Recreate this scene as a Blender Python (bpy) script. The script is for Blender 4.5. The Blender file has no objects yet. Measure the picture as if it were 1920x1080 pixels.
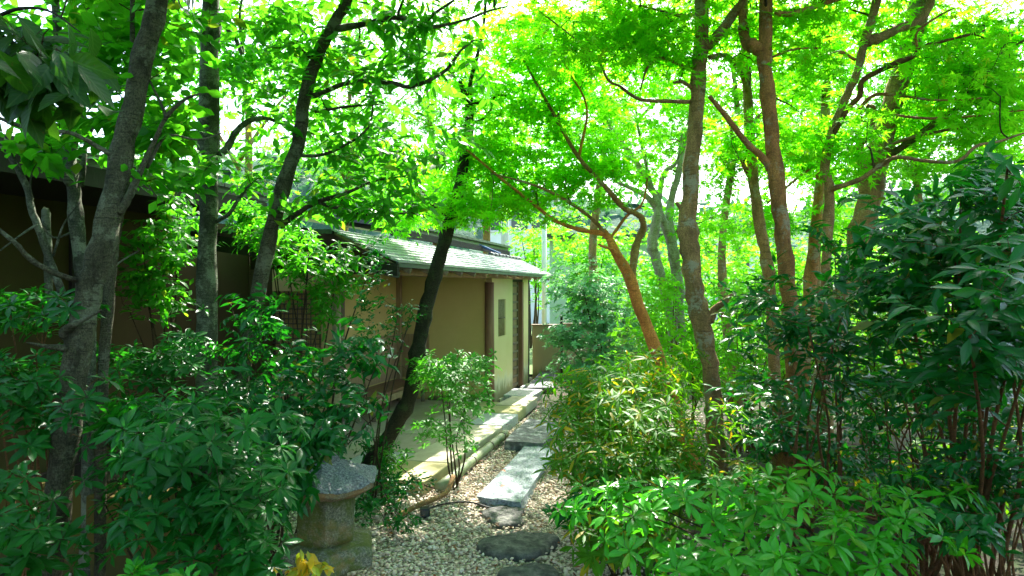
import bpy, math, random
import numpy as np
from mathutils import Vector, Matrix

rng = np.random.default_rng(11)
random.seed(5)
scene = bpy.context.scene
COL = scene.collection
F = 1280.0            # focal length in pixels of the 1920 px wide photograph
CAM = 1.70            # eye height

# ------------------------------------------------------------------ camera, sky, sun, exposure
cam_d = bpy.data.cameras.new('camera')
cam_d.sensor_width = 36.0
cam_d.lens = 36.0 * F / 1920.0
cam_d.clip_start = 0.05
cam_d.clip_end = 600.0
cam = bpy.data.objects.new('camera', cam_d)
cam.location = (0, 0, CAM)
cam.rotation_euler = (math.radians(90), 0, 0)
COL.objects.link(cam)
scene.camera = cam

SUN_DIR = np.array([0.16, 0.66, 0.76])
SUN_DIR /= np.linalg.norm(SUN_DIR)
SUN_EL = math.asin(SUN_DIR[2])
SUN_AZ = math.atan2(SUN_DIR[0], SUN_DIR[1])
world = bpy.data.worlds.new("World")
scene.world = world
world.use_nodes = True
wn = world.node_tree
wn.nodes.clear()
w_out = wn.nodes.new('ShaderNodeOutputWorld')
w_bg = wn.nodes.new('ShaderNodeBackground')
w_sky = wn.nodes.new('ShaderNodeTexSky')
w_sky.sky_type = 'NISHITA'
w_sky.sun_disc = False
w_sky.sun_elevation = SUN_EL
w_sky.sun_rotation = SUN_AZ
w_sky.air_density = 1.0
w_sky.dust_density = 2.5
w_bg.inputs['Strength'].default_value = 0.15
wn.links.new(w_sky.outputs[0], w_bg.inputs[0])
wn.links.new(w_bg.outputs[0], w_out.inputs[0])

sun_d = bpy.data.lights.new('sun', 'SUN')
sun_d.energy = 4.5
sun_d.angle = math.radians(0.6)
sun_d.color = (1.0, 0.95, 0.86)
sun = bpy.data.objects.new('sun', sun_d)
sun.rotation_euler = Vector(SUN_DIR).to_track_quat('Z', 'Y').to_euler()
sun.location = (6, 5, 12)
COL.objects.link(sun)

vs = scene.view_settings
vs.view_transform = 'Standard'
vs.look = 'None'
vs.exposure = 2.3
vs.gamma = 1.0
vs.use_curve_mapping = False
cy = scene.cycles
cy.max_bounces = 8
cy.diffuse_bounces = 4
cy.glossy_bounces = 2
cy.transmission_bounces = 6
cy.transparent_max_bounces = 4
cy.caustics_reflective = False
cy.caustics_refractive = False
cy.sample_clamp_indirect = 6.0

# ------------------------------------------------------------------ small helpers
def P(px, py, d):
    return np.array([(px - 960.0) / F * d, d, CAM - (py - 540.0) / F * d])

U = np.array([0.257, 0.9664, 0.0]); U /= np.linalg.norm(U)   # along the path and the arbour front
W = np.array([U[1], -U[0], 0.0])                                # from the arbour towards the path
O = np.array([-0.30, 9.67, 0.0])                                # foot of the corner post
Z = np.array([0, 0, 1.0])

def L(t, s, z=0.0):
    return O + U * t + W * s + Z * z

def link(o, parent=None):
    COL.objects.link(o)
    if parent is not None:
        o.parent = parent
        o.matrix_parent_inverse = Matrix.Translation(-Vector(parent.location)) if parent.type == 'EMPTY' else Matrix.Identity(4)
    return o

def thing(name, label, cat, loc=(0, 0, 0), group=None):
    o = bpy.data.objects.new(name, None)
    o.empty_display_size = 0.1
    o.location = Vector([float(v) for v in loc])
    o['label'] = label
    o['category'] = cat
    if group:
        o['group'] = group
    COL.objects.link(o)
    return o

def tag(o, label, cat, group=None):
    o['label'] = label
    o['category'] = cat
    if group:
        o['group'] = group
    return o

def structure(o):
    o['kind'] = 'structure'
    return o

def stuff(o):
    o['kind'] = 'stuff'
    return o

def catmull(pts, sub):
    pts = np.asarray(pts, float)
    if len(pts) < 3:
        ts = np.linspace(0, 1, sub * 2 + 1)[:, None]
        return pts[0] * (1 - ts) + pts[-1] * ts
    ext = np.vstack([2 * pts[0] - pts[1], pts, 2 * pts[-1] - pts[-2]])
    out = []
    for i in range(1, len(ext) - 2):
        p0, p1, p2, p3 = ext[i - 1], ext[i], ext[i + 1], ext[i + 2]
        for k in range(sub):
            t = k / sub
            out.append(0.5 * ((2 * p1) + (-p0 + p2) * t + (2 * p0 - 5 * p1 + 4 * p2 - p3) * t * t + (-p0 + 3 * p1 - 3 * p2 + p3) * t ** 3))
    out.append(pts[-1])
    return np.array(out)

class MB:
    def __init__(self):
        self.v = []
        self.f = []

    def add(self, verts, faces):
        b = len(self.v)
        self.v.extend([tuple(float(c) for c in p) for p in verts])
        self.f.extend([tuple(i + b for i in f) for f in faces])
        return self

    def box(self, c, ax, ay, az):
        """c centre; ax, ay, az half vectors"""
        c, ax, ay, az = (np.asarray(q, float) for q in (c, ax, ay, az))
        vs_ = [c + sx * ax + sy * ay + sz * az for sz in (-1, 1) for sy in (-1, 1) for sx in (-1, 1)]
        if np.dot(np.cross(ax, ay), az) < 0:
            fs = [(0, 1, 3, 2), (4, 6, 7, 5), (0, 4, 5, 1), (2, 3, 7, 6), (0, 2, 6, 4), (1, 5, 7, 3)]
        else:
            fs = [(0, 2, 3, 1), (4, 5, 7, 6), (0, 1, 5, 4), (2, 6, 7, 3), (0, 4, 6, 2), (1, 3, 7, 5)]
        return self.add(vs_, fs)

    def prism(self, base, top):
        n = len(base)
        fs = [tuple(range(n - 1, -1, -1)), tuple(range(n, 2 * n))]
        fs += [(i, (i + 1) % n, (i + 1) % n + n, i + n) for i in range(n)]
        return self.add(list(base) + list(top), fs)

    def tube(self, pts, rad, n=8, jitter=0.0, cap=True):
        pts = np.asarray(pts, float)
        m = len(pts)
        rad = np.broadcast_to(np.asarray(rad, float), (m,))
        tan = np.gradient(pts, axis=0)
        tan /= np.linalg.norm(tan, axis=1)[:, None] + 1e-9
        ref = np.array([1.0, 0.0, 0.0]) if abs(tan[0][0]) < 0.8 else np.array([0, 1.0, 0])
        a = ref - tan[0] * np.dot(ref, tan[0])
        a /= np.linalg.norm(a)
        ang = np.arange(n) * 2 * math.pi / n
        vs_ = []
        for i in range(m):
            a = a - tan[i] * np.dot(a, tan[i])
            a /= np.linalg.norm(a) + 1e-9
            b = np.cross(tan[i], a)
            r = rad[i] * (1 + jitter * rng.standard_normal(n)) if jitter else np.full(n, rad[i])
            ring = pts[i] + (np.cos(ang) * r)[:, None] * a + (np.sin(ang) * r)[:, None] * b
            vs_.extend(ring)
        fs = []
        for i in range(m - 1):
            for k in range(n):
                k2 = (k + 1) % n
                fs.append((i * n + k, i * n + k2, (i + 1) * n + k2, (i + 1) * n + k))
        if cap:
            fs.append(tuple(range(n - 1, -1, -1)))
            fs.append(tuple(range((m - 1) * n, m * n)))
        return self.add(vs_, fs)

    def lathe(self, c, prof, n=16, rot=0.0, jit=0.0):
        c = np.asarray(c, float)
        vs_ = []
        for (r, z) in prof:
            for k in range(n):
                a = rot + 2 * math.pi * k / n
                rr = r * (1 + jit * rng.standard_normal())
                vs_.append(c + np.array([math.cos(a) * rr, math.sin(a) * rr, z]))
        m = len(prof)
        fs = [(i * n + k, i * n + (k + 1) % n, (i + 1) * n + (k + 1) % n, (i + 1) * n + k) for i in range(m - 1) for k in range(n)]
        fs.append(tuple(range(n - 1, -1, -1)))
        fs.append(tuple(range((m - 1) * n, m * n)))
        return self.add(vs_, fs)

    def build(self, name, mat, parent=None, smooth=False, bevel=0.0, sub=0):
        me = bpy.data.meshes.new(name)
        me.from_pydata(self.v, [], self.f)
        me.materials.append(mat)
        if smooth:
            me.polygons.foreach_set('use_smooth', [True] * len(me.polygons))
        me.update()
        o = bpy.data.objects.new(name, me)
        if bevel:
            md = o.modifiers.new('bevel', 'BEVEL')
            md.width = bevel
            md.segments = 2
            md.limit_method = 'ANGLE'
            md.angle_limit = math.radians(40)
        if sub:
            md = o.modifiers.new('sub', 'SUBSURF')
            md.levels = sub
            md.render_levels = sub
        return link(o, parent)

_tex = {}
def rough(o, levels, strength, size, simple=True):
    """break up a cut or natural stone surface with real relief"""
    if size not in _tex:
        tx = bpy.data.textures.new('stone_relief', 'CLOUDS')
        tx.noise_scale = size
        tx.noise_depth = 4
        _tex[size] = tx
    md = o.modifiers.new('sub', 'SUBSURF')
    md.subdivision_type = 'SIMPLE' if simple else 'CATMULL_CLARK'
    md.levels = md.render_levels = levels
    dm = o.modifiers.new('relief', 'DISPLACE')
    dm.texture = _tex[size]
    dm.strength = strength
    dm.mid_level = 0.5
    dm.texture_coords = 'LOCAL'
    return o

# ------------------------------------------------------------------ materials
MATS = {}

class NT:
    def __init__(self, name):
        self.m = bpy.data.materials.new(name)
        self.m.use_nodes = True
        self.t = self.m.node_tree
        self.t.nodes.clear()
        self.out = self.t.nodes.new('ShaderNodeOutputMaterial')

    def n(self, typ, **kw):
        nd = self.t.nodes.new(typ)
        for k, v in kw.items():
            if k.startswith('i_'):
                nd.inputs[k[2:].replace('_', ' ')].default_value = v
            else:
                setattr(nd, k, v)
        return nd

    def l(self, a, b):
        self.t.links.new(a, b)

    def coord(self, scale=(1, 1, 1)):
        c = self.n('ShaderNodeTexCoord')
        mp = self.n('ShaderNodeMapping')
        mp.inputs['Scale'].default_value = scale
        self.l(c.outputs['Object'], mp.inputs['Vector'])
        return mp.outputs['Vector']

    def noise(self, vec, scale, detail=4.0, rough=0.6):
        nd = self.n('ShaderNodeTexNoise')
        nd.inputs['Scale'].default_value = scale
        nd.inputs['Detail'].default_value = detail
        nd.inputs['Roughness'].default_value = rough
        self.l(vec, nd.inputs['Vector'])
        return nd.outputs['Fac']

    def ramp(self, fac, stops):
        r = self.n('ShaderNodeValToRGB')
        el = r.color_ramp.elements
        while len(el) > 1:
            el.remove(el[-1])
        el[0].position = stops[0][0]
        c = stops[0][1]
        el[0].color = (*c, 1) if len(c) == 3 else c
        for p, c in stops[1:]:
            e = el.new(p)
            e.color = (*c, 1) if len(c) == 3 else c
        self.l(fac, r.inputs['Fac'])
        return r.outputs['Color']

    def mix(self, fac, a, b, typ='MIX'):
        mx = self.n('ShaderNodeMix', data_type='RGBA', blend_type=typ)
        for sock, val in ((mx.inputs['Factor'], fac), (mx.inputs['A'], a), (mx.inputs['B'], b)):
            pass
        ins = [s for s in mx.inputs]
        fs = [s for s in ins if s.name == 'Factor' and s.type == 'VALUE'][0]
        a_s = [s for s in ins if s.name == 'A' and s.type == 'RGBA'][0]
        b_s = [s for s in ins if s.name == 'B' and s.type == 'RGBA'][0]
        for s, v in ((fs, fac), (a_s, a), (b_s, b)):
            if hasattr(v, 'is_output'):
                self.l(v, s)
            elif isinstance(v, (int, float)):
                s.default_value = v
            else:
                s.default_value = (*v, 1)
        return [s for s in mx.outputs if s.type == 'RGBA'][0]

    def math(self, op, a, b=None, clamp=False):
        m = self.n('ShaderNodeMath', operation=op, use_clamp=clamp)
        for i, v in enumerate((a, b)):
            if v is None:
                continue
            if hasattr(v, 'is_output'):
                self.l(v, m.inputs[i])
            else:
                m.inputs[i].default_value = v
        return m.outputs[0]

    def bump(self, h, strength=0.4, dist=0.01):
        b = self.n('ShaderNodeBump')
        b.inputs['Strength'].default_value = strength
        b.inputs['Distance'].default_value = dist
        self.l(h, b.inputs['Height'])
        return b.outputs['Normal']

    def surf(self, color, rough=0.8, normal=None, spec=0.4):
        p = self.n('ShaderNodeBsdfPrincipled')
        if hasattr(color, 'is_output'):
            self.l(color, p.inputs['Base Color'])
        else:
            p.inputs['Base Color'].default_value = (*color, 1)
        if hasattr(rough, 'is_output'):
            self.l(rough, p.inputs['Roughness'])
        else:
            p.inputs['Roughness'].default_value = rough
        p.inputs['Specular IOR Level'].default_value = spec
        if normal is not None:
            self.l(normal, p.inputs['Normal'])
        self.p = p
        self.l(p.outputs[0], self.out.inputs['Surface'])
        return self.m


def mottled(name, stops, scale=8.0, bump=0.4, bdist=0.01, rough=0.85, stretch=(1, 1, 1), bscale=None, detail=6.0, spec=0.35):
    t = NT(name)
    v = t.coord(stretch)
    a = t.noise(v, scale, detail, 0.65)
    c = t.ramp(a, stops)
    b = t.noise(v, bscale or scale * 4, 5.0, 0.7)
    return t.surf(c, rough, t.bump(b, bump, bdist), spec)


def bark(name, base, dark, patch, patch_amt=0.5, ring=60.0):
    t = NT(name)
    v = t.coord()
    light = tuple(min(1, q * 1.5) for q in base)
    n1 = t.noise(t.coord((1, 1, 0.4)), 11, 6, 0.7)
    c = t.ramp(n1, [(0.32, dark), (0.50, base), (0.68, light)])
    # fine crackled speckle
    sp = t.noise(t.coord((1, 1, 0.7)), 150, 4, 0.75)
    c = t.mix(t.ramp(sp, [(0.42, (0.75, 0.75, 0.75)), (0.56, (0, 0, 0))]), c, dark)
    # lichen patches with ragged outlines
    pn = t.math('ADD', t.math('MULTIPLY', t.noise(v, 6, 4, 0.6), 0.65), t.math('MULTIPLY', t.noise(v, 42, 5, 0.75), 0.35))
    k = t.ramp(pn, [(0.60 - 0.12 * patch_amt, (0, 0, 0)), (0.66 - 0.12 * patch_amt, (1, 1, 1))])
    k = t.math('MULTIPLY', k, t.math('ADD', t.math('MULTIPLY', sp, 0.9), 0.25), True)
    c = t.mix(k, c, patch)
    # horizontal lenticels and growth scars
    n3 = t.noise(t.coord((1.5, 1.5, 9)), 8, 4, 0.65)
    kr = t.ramp(n3, [(0.56, (0, 0, 0)), (0.66, (0.8, 0.8, 0.8))])
    c = t.mix(kr, c, dark)
    h = t.math('ADD', t.math('ADD', t.math('MULTIPLY', n3, -0.7), t.math('MULTIPLY', sp, 0.8)), t.math('MULTIPLY', n1, 0.8))
    return t.surf(c, 0.88, t.bump(h, 0.9, 0.02), 0.2)


def leaf_mat(name, dark, light, trans, tfac=0.4, rough=0.4, vein=(0.2, 0.35, 0.08), vein_amt=0.35, odd=None, odd_amt=0.0, spec=0.5):
    t = NT(name)
    at = t.n('ShaderNodeAttribute', attribute_name='rnd')
    oi = t.n('ShaderNodeObjectInfo')
    r = t.math('FRACT', t.math('ADD', at.outputs['Fac'], oi.outputs['Random']))
    c = t.ramp(r, [(0.0, dark), (0.8, light), (1.0, tuple(0.5 * (a + b) for a, b in zip(dark, light)))])
    tc = t.ramp(r, [(0.0, tuple(q * 0.75 for q in trans)), (0.8, trans), (1.0, tuple(q * 0.9 for q in trans))])
    if odd:
        r2 = t.math('FRACT', t.math('MULTIPLY', r, 17.3))
        k = t.math('LESS_THAN', r2, odd_amt)
        c = t.mix(k, c, odd)
        tc = t.mix(k, tc, tuple(min(1.0, q * 2.0) for q in odd))
    uv = t.n('ShaderNodeUVMap')
    sx = t.n('ShaderNodeSeparateXYZ')
    t.l(uv.outputs[0], sx.inputs[0])
    ax = t.math('ABSOLUTE', sx.outputs[0])
    mid = t.math('LESS_THAN', ax, 0.07)
    side = t.math('SINE', t.math('MULTIPLY', t.math('SUBTRACT', sx.outputs[1], t.math('MULTIPLY', ax, 0.25)), 48.0))
    sv = t.math('MULTIPLY', t.math('GREATER_THAN', side, 0.86), 0.4)
    vm = t.math('MULTIPLY', t.math('MAXIMUM', mid, sv), vein_amt)
    c = t.mix(vm, c, vein)
    geo = t.n('ShaderNodeNewGeometry')
    wp = geo.outputs['Position']
    blot = t.noise(wp, 30, 3, 0.6)
    c = t.mix(t.math('MULTIPLY', blot, 0.35), c, dark)
    big = t.ramp(t.noise(wp, 1.7, 3, 0.6), [(0.38, (0, 0, 0)), (0.68, (1, 1, 1))])
    warm = tuple(min(1.0, q) for q in (light[0] * 1.5 + 0.012, light[1] * 1.12, light[2]))
    warmt = tuple(min(1.0, q) for q in (trans[0] * 1.25 + 0.012, trans[1] * 1.03, trans[2]))
    c = t.mix(t.math('MULTIPLY', big, 0.6), c, warm)
    tc = t.mix(t.math('MULTIPLY', big, 0.6), tc, warmt)
    spot = t.ramp(t.noise(wp, 85, 2, 0.5), [(0.70, (0, 0, 0)), (0.74, (1, 1, 1))])
    c = t.mix(t.math('MULTIPLY', spot, 0.6), c, (0.12, 0.07, 0.02))
    tc = t.mix(t.math('MULTIPLY', spot, 0.6), tc, (0.12, 0.07, 0.02))
    p = t.n('ShaderNodeBsdfPrincipled')
    t.l(c, p.inputs['Base Color'])
    p.inputs['Roughness'].default_value = rough
    p.inputs['Specular IOR Level'].default_value = spec
    t.l(t.bump(side, 0.12, 0.003), p.inputs['Normal'])
    tr = t.n('ShaderNodeBsdfTranslucent')
    t.l(tc, tr.inputs['Color'])
    mx = t.n('ShaderNodeMixShader')
    mx.inputs['Fac'].default_value = tfac
    t.l(p.outputs[0], mx.inputs[1])
    t.l(tr.outputs[0], mx.inputs[2])
    t.l(mx.outputs[0], t.out.inputs['Surface'])
    return t.m


M_MAPLE = leaf_mat('maple_leaf', (0.07, 0.32, 0.005), (0.14, 0.46, 0.008), (0.29, 0.97, 0.012), 0.6, 0.55, vein_amt=0.0, odd=(0.28, 0.34, 0.01), odd_amt=0.02, spec=0.15)
M_OAK = leaf_mat('evergreen_leaf', (0.008, 0.095, 0.008), (0.028, 0.18, 0.014), (0.13, 0.68, 0.014), 0.52, 0.36, odd=(0.16, 0.24, 0.01), odd_amt=0.05, spec=0.2)
M_BIG = leaf_mat('broad_leaf', (0.004, 0.040, 0.006), (0.012, 0.075, 0.008), (0.05, 0.22, 0.008), 0.35, 0.4, spec=0.2)
M_CAM = leaf_mat('camellia_leaf', (0.002, 0.055, 0.013), (0.007, 0.120, 0.022), (0.022, 0.34, 0.010), 0.30, 0.24, vein=(0.04, 0.17, 0.04), odd=(0.16, 0.16, 0.01), odd_amt=0.03, spec=0.28)
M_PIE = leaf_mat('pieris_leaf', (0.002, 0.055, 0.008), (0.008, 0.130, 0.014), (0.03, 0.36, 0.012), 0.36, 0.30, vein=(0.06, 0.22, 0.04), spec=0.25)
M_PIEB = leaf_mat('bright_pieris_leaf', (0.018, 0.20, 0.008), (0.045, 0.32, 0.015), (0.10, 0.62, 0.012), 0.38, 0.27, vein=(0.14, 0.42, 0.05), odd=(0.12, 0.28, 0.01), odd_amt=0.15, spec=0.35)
M_LAN = leaf_mat('lance_leaf', (0.012, 0.11, 0.004), (0.05, 0.21, 0.006), (0.20, 0.60, 0.006), 0.42, 0.5, odd=(0.46, 0.30, 0.01), odd_amt=0.13, spec=0.22)
M_SMP = leaf_mat('small_pieris_leaf', (0.012, 0.12, 0.010), (0.05, 0.25, 0.018), (0.12, 0.60, 0.012), 0.38, 0.42, spec=0.35)
M_AZA = leaf_mat('azalea_leaf', (0.08, 0.31, 0.12), (0.19, 0.45, 0.22), (0.22, 0.66, 0.16), 0.33, 0.45, vein_amt=0.1)
M_SUNSPOT = leaf_mat('sun_spot_leaf', (0.40, 0.34, 0.01), (0.58, 0.38, 0.015), (0.85, 0.60, 0.02), 0.4, 0.4, vein=(0.6, 0.5, 0.15), odd=(0.08, 0.28, 0.01), odd_amt=0.3)  # sun spot on the sprig, put into the leaf colour as yellow
M_BGA = leaf_mat('sunlit_leaf', (0.06, 0.24, 0.008), (0.14, 0.38, 0.012), (0.27, 0.92, 0.02), 0.5, 0.55, vein_amt=0.0, odd=(0.30, 0.33, 0.02), odd_amt=0.025, spec=0.15)
M_BGB = leaf_mat('hill_leaf', (0.03, 0.13, 0.06), (0.06, 0.20, 0.10), (0.10, 0.32, 0.10), 0.25, 0.6, vein_amt=0.0, spec=0.2)
M_DEAD = leaf_mat('dead_leaf', (0.10, 0.04, 0.015), (0.24, 0.11, 0.04), (0.3, 0.12, 0.03), 0.2, 0.7, vein=(0.3, 0.2, 0.1))
M_RED = leaf_mat('red_leaf', (0.45, 0.05, 0.02), (0.55, 0.10, 0.03), (0.7, 0.12, 0.03), 0.3, 0.5)

B_GREY = bark('grey_bark', (0.105, 0.098, 0.058), (0.026, 0.024, 0.013), (0.19, 0.20, 0.13), 0.7)
B_PALE = bark('pale_bark', (0.11, 0.115, 0.08), (0.035, 0.04, 0.026), (0.26, 0.29, 0.21), 0.9)
B_DARK = bark('dark_bark', (0.045, 0.040, 0.024), (0.016, 0.015, 0.009), (0.055, 0.080, 0.028), 0.5)
B_RUST_GLOW = bark('rust_glow_bark', (0.46, 0.205, 0.065), (0.17, 0.080, 0.030), (0.38, 0.34, 0.23), 0.5)  # brown bark with the trunks' warm orange glow mixed into its colour
B_ORANGE_GLOW = bark('orange_glow_bark', (0.72, 0.27, 0.070), (0.33, 0.12, 0.035), (0.34, 0.27, 0.17), 0.15)  # orange bark colour also carries the warm light falling on this trunk
B_BROWN = bark('brown_bark', (0.38, 0.225, 0.090), (0.14, 0.085, 0.036), (0.40, 0.38, 0.27), 0.5)
B_SILVER = bark('silver_bark', (0.40, 0.35, 0.27), (0.17, 0.14, 0.10), (0.52, 0.50, 0.43), 0.8)
B_TWIG = bark('twig_bark', (0.07, 0.046, 0.022), (0.030, 0.020, 0.011), (0.08, 0.075, 0.045), 0.3)
B_TWIGR = bark('red_twig_bark', (0.19, 0.085, 0.030), (0.085, 0.040, 0.018), (0.16, 0.11, 0.05), 0.3)
B_GREEN = bark('green_bark', (0.14, 0.15, 0.04), (0.07, 0.07, 0.02), (0.2, 0.20, 0.09), 0.3)

# ------------------------------------------------------------------ leaf templates (base at origin, axis +Y, face +Z)
def blade(width=0.42, droop=0.18, fold=0.16, peak=0.45, seg=4, twist=0.0, curl=0.0):
    ts = np.linspace(0, 1, seg + 1)
    prof = lambda t: (t / peak) ** 0.8 if t < peak else ((1 - t) / (1 - peak)) ** 0.75
    v = []
    uv = []
    mid = []
    lf = []
    rt = []
    for i, t in enumerate(ts):
        z = -droop * t * t + curl * t ** 3
        mid.append(len(v)); v.append((0, t, z)); uv.append((0, t))
        if 0 < i < seg:
            w = 0.5 * width * prof(t)
            lf.append(len(v)); v.append((-w, t, z + fold * w * 2 * 0.5 + twist * w)); uv.append((-1, t))
            rt.append(len(v)); v.append((w, t, z + fold * w * 2 * 0.5 - twist * w)); uv.append((1, t))
    f = []
    for side, arr in ((0, lf), (1, rt)):
        tri = [(mid[0], mid[1], arr[0])]
        for k in range(len(arr) - 1):
            tri += [(mid[k + 1], mid[k + 2], arr[k + 1]), (mid[k + 1], arr[k + 1], arr[k])]
        tri += [(mid[-2], mid[-1], arr[-1])]
        if side == 1:
            tri = [t_[::-1] for t_ in tri]
        f += tri
    return np.array(v), np.array(f), np.array(uv)

def palmate(droop=0.2, narrow=0.27, lobes=7):
    tips = [(0, 1.0), (36, 0.92), (74, 0.74), (118, 0.45)] if lobes == 7 else [(0, 1.0), (46, 0.90), (98, 0.62)]
    angs = [(a, r) for a, r in tips[::-1]] + [(-a, r) for a, r in tips[1:]]
    v = [(0, 0.0, 0)]
    uv = [(0.5, 0)]
    ring = []
    seq = sorted(angs, key=lambda q: -q[0])
    for i, (a, r) in enumerate(seq):
        ring.append((a, r))
        if i < len(seq) - 1:
            ring.append(((a + seq[i + 1][0]) / 2, narrow if abs(a) < 100 else narrow * 0.8))
    for a, r in ring:
        x = -math.sin(math.radians(a)) * r
        y = math.cos(math.radians(a)) * r
        v.append((x, y, -droop * r * r))
        uv.append((0.5, r))
    f = [(0, i + 1, i) for i in range(1, len(ring))]
    return np.array(v), np.array(f), np.array(uv)

T_OVAL = [blade(0.46, 0.12, 0.20), blade(0.50, 0.28, 0.30, twist=0.15), blade(0.42, 0.04, 0.25, curl=-0.12)]
T_ROUND = [blade(0.60, 0.10, 0.18, 0.5), blade(0.66, 0.25, 0.25, 0.5, twist=0.2), blade(0.56, 0.02, 0.3, 0.5)]
T_CAM = [blade(0.38, 0.16, 0.35), blade(0.42, 0.30, 0.40, twist=0.12), blade(0.36, 0.05, 0.30, curl=-0.15)]
T_LANCE = [blade(0.25, 0.22, 0.3, 0.5), blade(0.22, 0.40, 0.3, 0.5, twist=0.1), blade(0.28, 0.10, 0.35, 0.55)]
T_PIE = [blade(0.36, 0.18, 0.3, 0.62), blade(0.33, 0.32, 0.35, 0.62), blade(0.39, 0.06, 0.3, 0.64)]
T_MAPLE = [palmate(0.16), palmate(0.32, 0.25), palmate(0.02, 0.30)]
T_OVAL_L = [blade(0.46, 0.12, 0.20, seg=3), blade(0.50, 0.28, 0.30, seg=3, twist=0.15), blade(0.42, 0.04, 0.25, seg=3, curl=-0.12)]
T_ROUND_L = [blade(0.60, 0.10, 0.18, 0.5, 3), blade(0.66, 0.25, 0.25, 0.5, 3, twist=0.2)]
T_CAM_L = [blade(0.38, 0.16, 0.35, seg=3), blade(0.42, 0.30, 0.40, seg=3, twist=0.12)]
T_LANCE_L = [blade(0.25, 0.22, 0.3, 0.5, 3), blade(0.22, 0.40, 0.3, 0.5, 3, twist=0.1)]
T_PIE_L = [blade(0.37, 0.18, 0.3, 0.62, 3), blade(0.34, 0.32, 0.35, 0.62, 3)]
T_MAPLE_L = [palmate(0.16, lobes=5), palmate(0.32, 0.25, lobes=5), palmate(0.02, 0.30, lobes=5)]
LOW = {id(T_OVAL): T_OVAL_L, id(T_ROUND): T_ROUND_L, id(T_CAM): T_CAM_L, id(T_LANCE): T_LANCE_L, id(T_PIE): T_PIE_L, id(T_MAPLE): T_MAPLE_L}
T_SMALL = [blade(0.42, 0.15, 0.3, 0.5, 3), blade(0.48, 0.3, 0.25, 0.5, 3)]

def norm(a):
    return a / (np.linalg.norm(a, axis=-1, keepdims=True) + 1e-9)

def frames(d, n):
    d = norm(d)
    x = norm(np.cross(d, n))
    n = np.cross(x, d)
    return np.stack([x, d, n], axis=-1)       # columns

def bake(name, template, fr, pos, size, mat, parent=None, smooth=False, rnd=None):
    """one mesh of many leaves (or pebbles); fr (N,3,3), pos (N,3), size (N,) or (N,3)"""
    N = len(pos)
    var = rng.integers(0, len(template), N)
    V = []; T = []; UV = []; R = []
    off = 0
    if rnd is None:
        rnd = rng.random(N)
    size = np.asarray(size, float)
    if size.ndim == 1:
        size = size[:, None].repeat(3, 1)
    for k, (tv, tf, tuv) in enumerate(template):
        idx = np.where(var == k)[0]
        if not len(idx):
            continue
        loc = tv[None] * size[idx][:, None, :]
        w = np.einsum('nij,nvj->nvi', fr[idx], loc) + pos[idx][:, None, :]
        V.append(w.reshape(-1, 3))
        fa = tf[None] + (np.arange(len(idx)) * len(tv))[:, None, None] + off
        T.append(fa.reshape(-1, 3))
        UV.append(np.tile(tuv[tf.reshape(-1)], (len(idx), 1)))
        R.append(np.repeat(rnd[idx], len(tv)))
        off += len(idx) * len(tv)
    V = np.concatenate(V); T = np.concatenate(T); UV = np.concatenate(UV); R = np.concatenate(R)
    me = bpy.data.meshes.new(name)
    me.vertices.add(len(V)); me.vertices.foreach_set('co', V.astype(np.float32).ravel())
    me.loops.add(T.size); me.loops.foreach_set('vertex_index', T.astype(np.int32).ravel())
    me.polygons.add(len(T)); me.polygons.foreach_set('loop_start', np.arange(0, T.size, 3, dtype=np.int32))
    if smooth:
        me.polygons.foreach_set('use_smooth', np.ones(len(T), dtype=bool))
    uvl = me.uv_layers.new(name='UVMap')
    uvl.data.foreach_set('uv', UV.astype(np.float32).ravel())
    a = me.attributes.new('rnd', 'FLOAT', 'POINT')
    a.data.foreach_set('value', R.astype(np.float32))
    me.materials.append(mat)
    me.update(calc_edges=True)
    o = bpy.data.objects.new(name, me)
    return link(o, parent)

_leaf_mesh = {}
def leaf_mesh(template, k, mat):
    key = (id(template), k, mat.name)
    if key not in _leaf_mesh:
        tv, tf, tuv = template[k]
        me = bpy.data.meshes.new('leaf')
        me.from_pydata([tuple(p) for p in tv.tolist()], [], [tuple(q) for q in tf.tolist()])
        me.polygons.foreach_set('use_smooth', [True] * len(me.polygons))
        uvl = me.uv_layers.new(name='UVMap')
        uvl.data.foreach_set('uv', tuv[tf.reshape(-1)].astype(np.float32).ravel())
        a = me.attributes.new('rnd', 'FLOAT', 'POINT')
        a.data.foreach_set('value', np.zeros(len(tv), dtype=np.float32))
        me.materials.append(mat)
        _leaf_mesh[key] = me
    return _leaf_mesh[key]

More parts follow.
